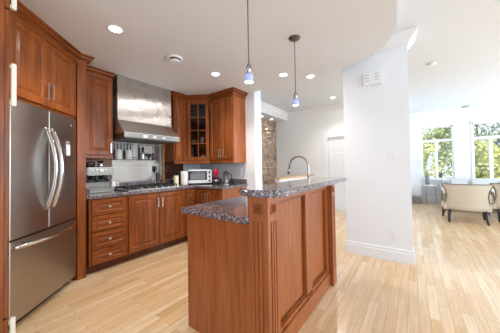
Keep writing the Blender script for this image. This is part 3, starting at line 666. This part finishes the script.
MB().lathe([(0.036, 0), (0.037, 0.01), (0.037, 0.165), (0.033, 0.17), (0.008, 0.164), (0, 0.164)], seg=20).build('wax', 'wax', t)
MB().tube([(0, 0, 0.163), (0.001, 0, 0.182)], 0.002, 6).build('wick', 'black', t)
t = thing('bottle', 'dark wine bottle standing behind the ivory candle', 'bottle', (2.425, 3.44, 0.9155), 0)
MB().lathe([(0.037, 0), (0.038, 0.01), (0.038, 0.17), (0.016, 0.23), (0.0145, 0.29), (0, 0.29)], seg=18).build('glass_body', 'screen', t)
MB().lathe([(0.016, 0.2905), (0.016, 0.30), (0, 0.30)], seg=14).build('cap', 'turned', t)
t = thing('paper_towel_roll', 'cream paper towel roll on a stand beside the toaster oven', 'paper towel', (2.378, 3.18, 0.9155), 0)
MB().lathe([(0.065, 0), (0.065, 0.01), (0, 0.01)], seg=24).build('stand', 'nickel', t)
MB().lathe([(0.058, 0.0105), (0.062, 0.02), (0.062, 0.235), (0.056, 0.24), (0.018, 0.24), (0, 0.235)], seg=24).build('roll', 'paper', t)
MB().cyl((0, 0), 0.008, 0.236, 0.275, 10).build('rod', 'nickel', t)
t = thing('toaster_oven', 'white and steel toaster oven with three knobs in the counter corner', 'toaster oven', (2.512, 3.245, 0.9155), -PI / 4)
TW = 0.415
MB().box(0, TW, 0.012, 0.26, 0.018, 0.262, 0.006).build('body', 'steel', t)
MB().box(TW - 0.085, TW, -0.004, 0.0115, 0.018, 0.262, 0.003).build('control_panel', 'plate', t)
d = MB().box(0, TW - 0.088, -0.002, 0.0115, 0.075, 0.235).build('door', 'screen', t)
for z0, z1 in ((0.237, 0.262), (0.018, 0.073)): MB().box(0.002, TW - 0.09, -0.006, 0.0115, z0, z1).build('front_strip', 'plate', t)
MB().tube([(0.02, -0.003, 0.21), (0.02, -0.035, 0.215), (TW - 0.11, -0.035, 0.215), (TW - 0.11, -0.003, 0.21)], 0.007, 8).build('handle', 'chrome', d)
mb = MB()
for i in range(12): mb.box(0.03, TW - 0.12, -0.0035, -0.002, 0.09 + i * 0.009, 0.094 + i * 0.009)
lab(mb.build('rack', 'slot_grey', d), 'wire rack seen in the door')
for z in (0.06, 0.135, 0.21): MB().lathe([(0.018, 0), (0.016, 0.016), (0, 0.016)], seg=16, mtx=Matrix.Translation((TW - 0.042, -0.0042, z)) @ Matrix.Rotation(PI / 2, 4, 'X')).build('knob', 'black', t)
for x in (0.03, TW - 0.03):
    for y in (0.03, 0.23): MB().cyl((x, y), 0.012, 0, 0.018, 10).build('foot', 'black', t)
t = thing('utensil_crock', 'dark utensil crock on the counter right of the toaster oven', 'crock', (2.80, 2.835, 0.9155), 0)
MB().lathe([(0.052, 0), (0.055, 0.01), (0.055, 0.115), (0.05, 0.12), (0.047, 0.115), (0.047, 0.02), (0, 0.02)], seg=24).build('pot', 'black', t)
MB().lathe([(0.0556, 0.045), (0.0556, 0.085)], seg=24).build('band', 'chrome', t)
for x, y, rz, l in ((2.79, 2.85, 0.3, 'red silicone spoon in the utensil crock, left one'), (2.812, 2.82, -0.4, 'red silicone spatula in the utensil crock, right one')):
    t = thing('red_utensil', l, 'utensil', (x, y, 0.937), -PI / 2 + rz, 'red utensils in the crock')
    MB().tube([(0, 0, 0), (0, 0.004, 0.13)], 0.006, 8).build('shaft', 'red', t)
    MB().lathe([(0, 0.075), (0.012, 0.09), (0.018, 0.14), (0.030, 0.19), (0.030, 0.225), (0.02, 0.24), (0, 0.245)], seg=16).build('head', 'red', t)
t = thing('french_press', 'clear glass french press with black lid on the counter end', 'coffee press', (2.80, 2.605, 0.9155), 0)
MB().lathe([(0.058, 0), (0.058, 0.012), (0, 0.012)], seg=24).build('base', 'chrome', t)
MB().lathe([(0.05, 0.0125), (0.052, 0.02), (0.052, 0.19), (0.049, 0.19), (0.049, 0.02), (0, 0.018)], seg=24).build('beaker', 'jar_glass', t)
MB().lathe([(0.045, 0.02), (0.045, 0.055), (0, 0.055)], seg=20).build('plunger', 'grey_metal', t)
MB().lathe([(0.056, 0.191), (0.052, 0.21), (0.01, 0.222), (0.01, 0.235), (0.016, 0.245), (0, 0.252)], seg=24).build('lid', 'black', t)
mb = MB()
for i in range(4):
    an = PI / 4 + i * PI / 2; mb.box(0.054 * math.cos(an) - 0.004, 0.054 * math.cos(an) + 0.004, 0.054 * math.sin(an) - 0.004, 0.054 * math.sin(an) + 0.004, 0.0125, 0.19)
mb.tube(arc3 := [(0.055 * math.cos(2 * PI * i / 20), 0.055 * math.sin(2 * PI * i / 20), 0.09) for i in range(20)], 0.003, 6, True); mb.build('cage', 'chrome', t)
MB().tube([(0.02, -0.055, 0.18), (0.03, -0.10, 0.17), (0.03, -0.10, 0.06), (0.02, -0.055, 0.05)], 0.008, 8).build('handle', 'black', t)

# ------------------------------------------------------------------ wall plates
def plate(label, name, cat, p, rz, w_, h, kind, group=None):
    t = thing(name, label, cat, p, rz, group)
    MB().box(-w_ / 2, w_ / 2, -0.007, -0.0005, -h / 2, h / 2, 0.002).build('cover_plate', 'plate', t)
    if kind == 'outlet':
        for n in (-1, 1):
            r = MB().box(-0.017, 0.017, -0.0095, -0.007, n * 0.026 - 0.015, n * 0.026 + 0.015, 0.002).build('socket', 'white_trim', t)
            MB().box(-0.009, -0.006, -0.0102, -0.0094, n * 0.026 - 0.004, n * 0.026 + 0.008).box(0.006, 0.009, -0.0102, -0.0094, n * 0.026 - 0.004, n * 0.026 + 0.006).box(-0.003, 0.003, -0.0102, -0.0094, n * 0.026 - 0.012, n * 0.026 - 0.007).build('slots', 'slot_grey', r)
    elif kind == 'switch':
        r = MB().box(-0.017, 0.017, -0.010, -0.007, -0.034, 0.034, 0.002).build('rocker', 'white_trim', t)
        MB().box(-0.012, 0.012, -0.0106, -0.0099, -0.032, -0.026).build('dimmer_slide', 'slot_grey', t)
    else:
        for x in (-0.028, 0.028):
            r = MB().box(x - 0.017, x + 0.017, -0.0095, -0.007, -0.034, 0.034, 0.002).build('socket', 'white_trim', t)
            for n in (-1, 1): MB().box(x - 0.009, x - 0.006, -0.0102, -0.0094, n * 0.018 - 0.005, n * 0.018 + 0.005).box(x + 0.006, x + 0.009, -0.0102, -0.0094, n * 0.018 - 0.005, n * 0.018 + 0.005).build('slots', 'slot_grey', r)
    return t
plate('narrow white outlet plate on the kitchen end wall beside the cabinet', 'outlet', 'outlet', (AW, 2.51, 1.13), -PI / 2, 0.075, 0.12, 'outlet')
plate('wide double white outlet plate near the edge of the kitchen end wall', 'outlet', 'outlet', (AW, 2.24, 1.13), -PI / 2, 0.13, 0.12, 'double')
crz = -PI / 2 + math.atan2(0.035, 0.75)
def colpt(b, z): return (3.30 + (0.785 - b) * 0.035 / 0.75, b, z)
plate('white dimmer switch at mid height on the white column', 'light_switch', 'switch', colpt(0.205, 1.33), crz, 0.075, 0.12, 'switch')
plate('white outlet low on the white column above the baseboard', 'outlet', 'outlet', colpt(0.225, 0.32), crz, 0.075, 0.12, 'outlet')
t = thing('door_chime', 'white slotted chime box high on the white column', 'chime', colpt(0.418, 2.355), crz)
MB().box(-0.105, 0.105, -0.045, -0.0005, -0.085, 0.085, 0.006).build('cover', 'plate', t)
for x in (-0.06, 0.055):
    for z in (-0.03, 0.008, 0.046): MB().box(x - 0.024, x + 0.024, -0.046, -0.044, z - 0.005, z + 0.005).build('slot', 'slot_grey', t)

# ------------------------------------------------------------------ island
t = thing('kitchen_island', 'cherry kitchen island with fluted corner posts and recessed side panels', 'island', (1.09, 0.675, 0), 0)
ix = lambda a: a - 1.09
iy = lambda b: b - 0.675
MB().box(0.012, ix(2.36), 0.075, iy(1.42), 0.0, 0.868).box(0.012, ix(2.36), 0.075, iy(0.835), 0.868, 1.039).build('body', 'cherry_pink', t)
MB().box(0.0, 0.0115, 0.119, iy(1.425), 0.0, 0.868).box(0.0, 0.0115, 0.119, 0.160, 0.868, 1.039).build('end_panel', 'cherry_pink', t)
def fluted_post(x0, x1, y0, y1, faces):
    XS = x0 + 0.0066 if 'x-' in faces else -9; mb = MB(); mb.box(x0 + 0.006, x1 - 0.006, y0 + 0.006, y1 - 0.006, 0.0, 1.039)
    # ribs between the flutes on each listed face, block at the head and foot
    for fc in faces:
        L0, L1 = (y0, y1) if fc == 'x-' else (x0, x1); W = L1 - L0; n = 4; fl = W * 0.10
        xs = [L0]; 
        for i in range(n - 1):
            c = L0 + W * (0.28 + 0.22 * i); xs += [c - fl / 2, c + fl / 2]
        xs.append(L1)
        for i in range(0, len(xs), 2):
            if fc == 'x-': mb.box(x0, x0 + 0.0065, xs[i], xs[i + 1], 0.16, 0.90)
            else: mb.box(max(xs[i], XS), xs[i + 1], y0, y0 + 0.0065, 0.16, 0.90)
        if fc == 'x-': mb.box(x0, x0 + 0.0065, L0, L1, 0, 0.16); mb.box(x0, x0 + 0.0065, L0, L1, 0.90, 1.039)
        else: mb.box(max(L0, XS), L1, y0, y0 + 0.0065, 0, 0.16); mb.box(max(L0, XS), L1, y0, y0 + 0.0065, 0.90, 1.039)
    return mb
def rosette(fc, c0, c1, zc, plane):
    mb = MB(); h = 0.027
    if fc == 'x-':
        yc = (c0 + c1) / 2
        for s_ in (-1, 1): mb.box(plane - 0.004, plane, yc - h, yc + h, zc + s_ * h - 0.004, zc + s_ * h + 0.004).box(plane - 0.004, plane, yc + s_ * h - 0.004, yc + s_ * h + 0.004, zc - h, zc + h)
        R = Matrix.Translation((plane, yc, zc)) @ Matrix.Rotation(-PI / 2, 4, 'Y')
    else:
        xc = (c0 + c1) / 2
        for s_ in (-1, 1): mb.box(xc - h, xc + h, plane - 0.004, plane, zc + s_ * h - 0.004, zc + s_ * h + 0.004).box(xc + s_ * h - 0.004, xc + s_ * h + 0.004, plane - 0.004, plane, zc - h, zc + h)
        R = Matrix.Translation((xc, plane, zc)) @ Matrix.Rotation(PI / 2, 4, 'X')
    for i in range(8):
        an = i * PI / 4
        mb.lathe([(0, 0.0), (0.006, 0.0), (0.005, 0.006), (0, 0.008)], (0.018 * math.cos(an), 0.018 * math.sin(an), 0), 8, mtx=R)
    mb.lathe([(0, 0), (0.008, 0), (0.006, 0.008), (0, 0.01)], (0, 0, 0), 10, mtx=R)
    return mb
p = fluted_post(-0.04, 0.085, -0.012, 0.118, ('x-', 'y-')).build('corner_post', 'cherry_pink', t)
rosette('x-', -0.012, 0.118, 0.972, -0.04).build('rosette', 'cherry', p)
rosette('y-', -0.04, 0.085, 0.972, -0.012).build('rosette', 'cherry', p)
p = fluted_post(ix(2.285), ix(2.39), 0, 0.15, ('y-',)).build('corner_post', 'cherry_pink', t)
rosette('y-', ix(2.285), ix(2.39), 0.972, 0).build('rosette', 'cherry', p)
PY = 0.075
def recess(x0, x1):
    mb = MB(); fr = 0.0
    mb.door(x0, x1, 0.145, 1.0, PY, 0.022, 0.022, False); return mb
mb = MB(); y0, y1 = PY - 0.03, PY
mb.box(0.0855, 0.155, y0, y1, 0.0, 1.039).box(ix(1.715), ix(1.835), y0, y1, 0.15, 1.039).box(ix(2.225), ix(2.285), y0, y1, 0.0, 1.039)
mb.box(0.155, ix(2.225), y0, y1, 0.0, 0.165).box(0.155, ix(1.715), y0, y1, 0.985, 1.039).box(ix(1.835), ix(2.225), y0, y1, 0.985, 1.039)
mb.build('face_frame', 'cherry_pink', t)
for x0, x1 in ((0.155, ix(1.715)), (ix(1.835), ix(2.225))):
    pn = MB().box(x0, x1, PY - 0.006, PY - 0.001, 0.165, 0.985).build('recessed_panel', 'cherry_pink', t)
    bd = MB(); z0, z1 = 0.165, 0.985; q = 0.02
    pr = [(0, 0), (0.02, -0.006)]
    for a0, a1, b0, b1 in ((x0, x0 + q, z0, z1), (x1 - q, x1, z0, z1), (x0 + q, x1 - q, z0, z0 + q), (x0 + q, x1 - q, z1 - q, z1)):
        bd.box(a0, a1, PY - 0.022, PY - 0.006, b0, b1, 0.006)
    bd.build('bead', 'cherry', pn)
MB().box(0.0855, ix(2.284), 0.045 - 0.012, 0.0449, 0.0, 0.135, 0.003).build('base_board', 'cherry_pink', t)

t = thing('island_counter', 'lower speckled granite counter on the kitchen island', 'countertop', (1.11, 0.67, 0.8695), 0)
def rr(x0, x1, y0, y1, r, cs):
    P = []
    for (cx_, cy_, a0, on_) in ((x0 + r, y0 + r, PI, cs[0]), (x1 - r, y0 + r, 1.5 * PI, cs[1]), (x1 - r, y1 - r, 0, cs[2]), (x0 + r, y1 - r, 0.5 * PI, cs[3])):
        if on_: P += arc(cx_, cy_, r, a0, a0 + PI / 2, 8)
        else: P.append({PI: (x0, y0), 1.5 * PI: (x1, y0), 0: (x1, y1), 0.5 * PI: (x0, y1)}[a0])
    return P
MB().prism([(-0.057, iy(0.797)), (-0.003, iy(0.797)), (-0.003, 0.167), (ix(2.66), 0.167), (ix(2.66), iy(1.46)), (-0.057, iy(1.46))], 0, 0.042, 0.007).build('slab', 'granite', t)
MB().box(0.013, ix(2.30), 0.167, 0.184, 0.0425, 0.170).build('riser', 'granite', t)
t = thing('bar_top', 'raised speckled granite bar top on the kitchen island', 'countertop', (1.09, 0.675, 1.0405), 0)
MB().prism(rr(-0.048, ix(2.70), -0.078, iy(0.935), 0.13, (1, 1, 1, 1)), 0, 0.041, 0.010).build('slab', 'granite', t)

t = thing('faucet', 'tall grey gooseneck faucet standing on the island behind the bar top', 'faucet', (2.30, 0.895, 0.0), 0)
t.location = (2.585, 1.035, 0.912)
MB().lathe([(0.028, 0), (0.028, 0.012), (0.02, 0.02), (0.02, 0.06), (0, 0.06)], seg=20).build('base', 'grey_metal', t)
R_ = 0.128
pts = [(0, 0, 0.055), (0, 0, 0.20), (0, 0, 0.295)] + [(0, R_ - R_ * math.cos(PI * i / 14), 0.295 + R_ * math.sin(PI * i / 14)) for i in range(1, 14)] + [(0, 2 * R_ - 0.002, 0.275)]
MB().tube(pts, 0.0125, 12).build('neck', 'grey_metal', t)
MB().tube([(0, 2 * R_ - 0.002, 0.28), (0, 2 * R_ + 0.006, 0.24), (0, 2 * R_ + 0.014, 0.20)], [0.015, 0.017, 0.019], 12).build('spray_head', 'grey_metal', t)
MB().tube([(0.02, 0, 0.045), (0.06, 0, 0.055), (0.09, 0, 0.085)], 0.007, 8).build('lever', 'grey_metal', t)

# ------------------------------------------------------------------ pendants and ceiling lights
def point(name, loc, power, r, color, parent, spot=None):
    d = bpy.data.lights.new(name, 'SPOT' if spot else 'POINT'); d.energy = power; d.color = color; d.shadow_soft_size = r
    if spot: d.spot_size = spot; d.spot_blend = 0.2 if spot > 3 else 0.7
    o = bpy.data.objects.new(name, d); COL.objects.link(o); o.location = loc; o.parent = parent; return o
def pendant(a, b, label):
    t = thing('pendant_lamp', label, 'pendant lamp', (a, b, ZK), 0, 'pendant lamps over the bar')
    MB().lathe([(0, -0.026), (0.03, -0.024), (0.058, -0.006), (0.06, -0.0005), (0, -0.0005)], seg=24).build('canopy', 'bronze', t)
    MB().tube([(0, 0, -0.024), (0, 0, -0.3), (0, 0, -0.545)], 0.0042, 8).build('cord', 'cord', t)
    mb = MB().lathe([(0.007, -0.535), (0.010, -0.55), (0.012, -0.565), (0.018, -0.625), (0, -0.625)], seg=20)
    for i in range(4):
        an = i * PI / 2 + 0.6; c, s_ = math.cos(an), math.sin(an)
        mb.tube([(0.010 * c, 0.010 * s_, -0.55), (0.019 * c, 0.019 * s_, -0.59), (0.026 * c, 0.026 * s_, -0.63)], 0.003, 6)
    mb.build('socket', 'grey_metal', t)
    sh = MB().lathe([(0.020, -0.618), (0.027, -0.628), (0.031, -0.645), (0.032, -0.678), (0.0295, -0.678), (0.0285, -0.646), (0.024, -0.631), (0.018, -0.623)], seg=28).build('lamp_shade', 'shade', t)
    MB().lathe([(0, -0.626), (0.010, -0.634), (0.024, -0.65), (0.027, -0.672), (0.020, -0.680), (0, -0.682)], seg=20).build('bulb', 'bulb', t)
    point('lamp_glow', (0, 0, -0.72), 1.0, 0.04, (0.95, 0.96, 1.0), t)
    return t
pendant(1.258, 0.933, 'nearer pendant lamp with blue glass shade, cord running out of the top of the photo')
pendant(2.036, 0.933, 'farther pendant lamp with its round bronze canopy in view')

def downlight(a, b, z, label, power, group='recessed ceiling lights'):
    t = thing('recessed_light', label, 'ceiling light', (a, b, z), 0, group)
    MB().lathe([(0.062, -0.0005), (0.066, -0.004), (0.062, -0.008), (0.05, -0.006), (0.05, -0.0005)], seg=28).build('trim_ring', 'white_trim', t)
    MB().lathe([(0.0495, -0.0008), (0.0495, -0.0045), (0, -0.006)], seg=28).build('lens', 'spot', t)
    point('lamp_glow', (0, 0, -0.03), power * 0.3, 0.045, (1.0, 0.94, 0.87), t, spot=math.radians(178))
    point('lamp_beam', (0, 0, -0.03), power * 3.0, 0.045, (1.0, 0.94, 0.87), t, spot=math.radians(132))
downlight(0.882, 2.17, ZK, 'round recessed light in front of the refrigerator side panel, leftmost on the ceiling', 11)
downlight(2.15, 2.167, ZK, 'round recessed light in front of the glass corner cabinet', 13)
downlight(2.756, 1.44, ZK, 'round recessed light between the two pendant lamps', 11)
downlight(3.055, 1.165, ZK, 'round recessed light just right of the farther pendant canopy', 3)
downlight(5.42, 1.53, ZC, 'round recessed light nearest to the hall door', 12)
downlight(8.70, -0.59, ZC, 'faint recessed light close to the living room window wall', 4)
for a, l in ((5.62, 'right one of two small spotlights above the stone wall'), (5.10, 'left one of two small spotlights above the stone wall')):
    t = thing('stone_wall_spotlight', l, 'spotlight', (a, 3.36, 2.611), 0, 'spotlights over the stone wall')
    MB().lathe([(0.05, -0.0005), (0.052, -0.004), (0.04, -0.006), (0.04, -0.0005)], seg=20).build('trim_ring', 'white_trim', t)
    MB().lathe([(0.0395, -0.0008), (0.0395, -0.0045), (0, -0.005)], seg=20).build('lens', 'spot', t)
    s_ = point('lamp_glow', (0, 0.0, -0.03), 10, 0.03, (1.0, 0.92, 0.8), t, spot=math.radians(70)); s_.rotation_euler = (math.radians(10), 0, 0)
t = thing('air_vent', 'round white air valve on the kitchen ceiling', 'vent', (1.54, 2.213, ZK), 0)
MB().lathe([(0.085, -0.0005), (0.09, -0.01), (0.08, -0.022), (0.06, -0.018), (0.06, -0.0005)], seg=30).build('ring', 'white_trim', t)
MB().lathe([(0.0595, -0.0005), (0.0595, -0.012), (0, -0.012)], seg=30).build('throat', 'slot', t)
MB().lathe([(0.02, -0.0125), (0.02, -0.03), (0.058, -0.034), (0.062, -0.042), (0.05, -0.05), (0, -0.052)], seg=30).build('valve_disc', 'white_trim', t)
t = thing('ceiling_vent', 'small grey oval vent on the living room ceiling before the windows', 'vent', (8.72, -1.22, ZC), 0)
MB().lathe([(0.09, -0.0005), (0.092, -0.012), (0.07, -0.03), (0, -0.034)], seg=24).build('cover', 'slot_grey', t)
t = thing('smoke_detector', 'small white smoke detector on the ceiling right of the column', 'detector', (4.6, -0.27, ZC), 0)
MB().lathe([(0.055, -0.0005), (0.055, -0.02), (0.045, -0.035), (0, -0.038)], seg=24).build('cover', 'plate', t)

# ------------------------------------------------------------------ living room
def settee_frame(t):
    # local: back face looks to -x, y across; origin on the floor under the middle of the back
    def outline():
        P = []
        prof = [(0.235, 0.375), (0.33, 0.355), (0.43, 0.325), (0.53, 0.310), (0.62, 0.318), (0.70, 0.345), (0.755, 0.378), (0.785, 0.385)]
        return prof
    bm = bmesh.new(); N = 14; rows = []
    pr = outline()
    for layer in (0, 1):
        for z, hw_ in pr:
            row = []
            for i in range(N + 1):
                y = -hw_ + 2 * hw_ * i / N; bowx = 0.10 * (y / 0.38) ** 2 + (z - 0.25) * -0.10
                row.append(bm.verts.new((bowx + 0.07 * layer, y, z)))
            rows.append(row)
    n = len(pr); A = rows[:n]; B = rows[n:]
    for R in (A, B):
        for j in range(n - 1):
            for i in range(N): bm.faces.new((R[j][i], R[j][i + 1], R[j + 1][i + 1], R[j + 1][i]))
    for j in range(n - 1):
        for e in (0, N): bm.faces.new((A[j][e], A[j + 1][e], B[j + 1][e], B[j][e]))
    for e in (0, n - 1):
        for i in range(N): bm.faces.new((A[e][i], A[e][i + 1], B[e][i + 1], B[e][i]))
    loop = [A[0][i].co.copy() for i in range(N + 1)] + [A[j][N].co.copy() for j in range(1, n)] + [A[n - 1][i].co.copy() for i in range(N - 1, -1, -1)] + [A[j][0].co.copy() for j in range(n - 2, 0, -1)]
    bmesh.ops.recalc_face_normals(bm, faces=bm.faces[:])
    for f_ in bm.faces: f_.smooth = True
    mb = MB(); mb.merge(bm); bk = mb.build('backrest', 'beige', t)
    MB().tube([v + Vector((-0.003, 0, 0)) for v in loop], 0.007, 6, True).build('piping', 'trimtape', bk)
    MB().prism(rr(0.06, 0.62, -0.36, 0.36, 0.08, (0, 1, 1, 0)), 0.23, 0.42, 0.02).build('seat', 'beige', t)
    for s_ in (-1, 1):
        a_ = MB().box(0.12, 0.48, s_ * 0.345 - 0.03, s_ * 0.345 + 0.03, 0.40, 0.60, 0.03).build('arm', 'beige', t)
        MB().tube([(0.10 + 0.10 * math.cos(2 * PI * i / 20), s_ * 0.38, 0.52 + 0.115 * math.sin(2 * PI * i / 20)) for i in range(20)], 0.007, 6, True).build('piping', 'trimtape', a_)
    for s_ in (-1, 1):
        MB().tube([(0.05, s_ * 0.27, 0.245), (0.02, s_ * 0.275, 0.12), (-0.045, s_ * 0.285, 0.0)], [0.032, 0.027, 0.020], 10).build('leg', 'darkleg', t)
        MB().tube([(0.54, s_ * 0.32, 0.235), (0.55, s_ * 0.325, 0.12), (0.57, s_ * 0.335, 0.0)], [0.028, 0.024, 0.018], 10).build('leg', 'darkleg', t)
t1 = thing('settee', 'beige upholstered armchair with curved back and dark piping, fully in view', 'armchair', (6.22, -0.845, 0), 0)
settee_frame(t1)
dup(t1, (6.72, -1.665, 0), 0, 'second beige armchair cut off by the right edge of the photo')
t = thing('sofa', 'long grey white sofa under the living room windows', 'sofa', (8.62, -1.80, 0), 0)
MB().box(-0.48, 0.30, -1.15, 1.15, 0.10, 0.40, 0.03).build('base', 'sofa', t)
MB().box(0.12, 0.34, -1.15, 1.15, 0.405, 0.70, 0.04).build('back', 'sofa', t)
for y0, y1 in ((0.585, 1.02), (0.02, 0.575), (-0.55, 0.01), (-1.02, -0.56)):
    MB().box(-0.06, 0.115, y0, y1, 0.55, 0.79, 0.06).build('back_cushion', 'sofa', t)
    MB().box(-0.5, -0.02, y0, y1, 0.405, 0.54, 0.04).build('seat_cushion', 'sofa', t)
for y in (-1.1, 1.1): MB().box(-0.45, 0.3, y - 0.08, y + 0.08, 0.402, 0.62, 0.03).build('arm', 'sofa', t)
for x in (-0.42, 0.26):
    for y in (-1.08, 1.08): MB().cyl((x, y), 0.025, 0, 0.10, 10).build('leg', 'darkleg', t)
t = thing('coffee_table', 'white topped coffee table with thin brass frame between armchairs and sofa', 'coffee table', (7.74, -1.4, 0), 0)
MB().box(-0.33, 0.35, -0.85, 0.80, 0.46, 0.59, 0.025).build('top', 'ottoman', t)
lab(MB().box(-0.31, 0.33, -0.83, 0.78, 0.425, 0.459).build('rim', 'turned', t), 'brown wooden rim under the white top')
for x in (-0.32, 0.34):
    for y in (-0.84, 0.79): MB().tube([(x, y, 0.0), (x, y, 0.425)], 0.011, 8).build('leg', 'brass', t)
MB().tube([(-0.32, -0.84, 0.05), (-0.32, 0.79, 0.05), (0.34, 0.79, 0.05), (0.34, -0.84, 0.05)], 0.009, 8, True).build('stretcher', 'brass', t)
t = thing('side_table', 'round white side table with thin brass legs below the left window', 'side table', (8.70, -0.36, 0), 0)
MB().lathe([(0.165, 0.545), (0.172, 0.552), (0.172, 0.565), (0.166, 0.57), (0, 0.57)], seg=32).build('table_top', 'ottoman', t)
for an in (0.5, 2.6, 4.7): MB().tube([(0.12 * math.cos(an), 0.12 * math.sin(an), 0.546), (0.165 * math.cos(an), 0.165 * math.sin(an), 0.0)], 0.0075, 8).build('leg', 'brass', t)
t = thing('vase', 'dark grey cylinder vase on the round side table', 'vase', (8.70, -0.315, 0.571), 0)
MB().lathe([(0.045, 0), (0.05, 0.01), (0.052, 0.30), (0.046, 0.31), (0.04, 0.30), (0.04, 0.28), (0, 0.28)], seg=24).build('body', 'vase', t)
t = thing('dried_flowers', 'white dried flower sprays standing in the grey vase', 'flowers', (8.70, -0.315, 0.86), 0)
rnd = random.Random(3)
for k in range(6):
    dx, dy, h = rnd.uniform(-0.1, 0.1), rnd.uniform(-0.20, 0.03), rnd.uniform(0.45, 0.75)
    st = MB().tube([(0, 0, 0), (dx * 0.4, dy * 0.35, h * 0.5), (dx, dy, h)], 0.004, 6).build('stem', 'stem', t)
    mb = MB()
    for j in range(16):
        u = 0.35 + 0.65 * j / 15; c = Vector((dx * u, dy * u, h * u)) + Vector((rnd.uniform(-1, 1), rnd.uniform(-1, 1), rnd.uniform(-1, 1))) * 0.022
        bm = bmesh.new(); bmesh.ops.create_icosphere(bm, subdivisions=1, radius=rnd.uniform(0.012, 0.028)); mb.merge(bm, Matrix.Translation(c))
    mb.build('blossom', 'petal', st)
t = thing('floor_basket', 'grey storage basket on the floor beside the side table', 'basket', (8.60, -0.04, 0), 0)
MB().box(-0.09, 0.11, -0.11, 0.11, 0.0, 0.20, 0.01).build('body', 'basket', t)
MB().box(-0.095, 0.115, -0.115, 0.115, 0.2005, 0.24, 0.008).build('rim', 'slot_grey', t)

# ------------------------------------------------------------------ trees outside the windows
def tree(a, b, h, cr, m, label, nl, seed, bare=False):
    rnd = random.Random(seed)
    t = thing('tree', label, 'tree', (a, b, -0.8), 0, 'trees outside the living room windows')
    MB().tube([(0, 0, 0), (0.05, 0.02, h * 0.4), (0, 0.05, h * 0.75)], [0.12, 0.09, 0.04], 8).build('trunk', 'bark', t)
    mb = MB()
    for k in range(14):
        z0 = h * rnd.uniform(0.3, 0.75); an = rnd.uniform(0, 2 * PI); L_ = cr * rnd.uniform(0.6, 1.1)
        mb.tube([(0, 0, z0), (L_ * 0.5 * math.cos(an), L_ * 0.5 * math.sin(an), z0 + L_ * 0.35), (L_ * math.cos(an), L_ * math.sin(an), z0 + L_ * rnd.uniform(0.5, 1.0))], [0.035, 0.02, 0.008], 5)
    mb.build('branches', 'bark', t)
    bm = bmesh.new(); cl = [(Vector((rnd.gauss(0, 1), rnd.gauss(0, 1), rnd.gauss(0, 1))).normalized() * cr * rnd.uniform(0.3, 0.95)) for _ in range(26)]
    for k in range(nl):
        c = rnd.choice(cl) + Vector((rnd.gauss(0, 1), rnd.gauss(0, 1), rnd.gauss(0, 1))) * cr * 0.2
        c.z = c.z * 1.15 + h * 0.62; s_ = rnd.uniform(0.05, 0.11)
        u = Vector((rnd.gauss(0, 1), rnd.gauss(0, 1), rnd.gauss(0, 1))).normalized(); v = u.orthogonal().normalized()
        q = [c - u * s_, c + v * s_ * 0.6, c + u * s_, c - v * s_ * 0.6]
        bm.faces.new([bm.verts.new(x) for x in q])
    mb = MB(); mb.merge(bm); mb.build('foliage', m, t)
tree(13.0, 0.2, 3.6, 1.3, 'leafA', 'yellow green tree seen through the left living room window, low and near', 3000, 1)
tree(16.6, -1.2, 4.4, 1.5, 'leafB', 'green tree seen at the right half of the left window', 3000, 2)
tree(12.6, -2.2, 3.0, 1.0, 'leafA', 'yellow green bush seen low in the right living room window', 2600, 3)
tree(13.8, -3.6, 3.6, 1.2, 'leafC', 'dark green tree at the right side of the right living room window', 2600, 4)
tree(18.0, 0.9, 5.6, 1.9, 'leafB', 'tall pale green tree at the back of the left window', 2600, 5)
tree(20.5, -3.4, 6.5, 1.5, 'leafC', 'bare topped tree with branches against the sky in the right window', 500, 8)
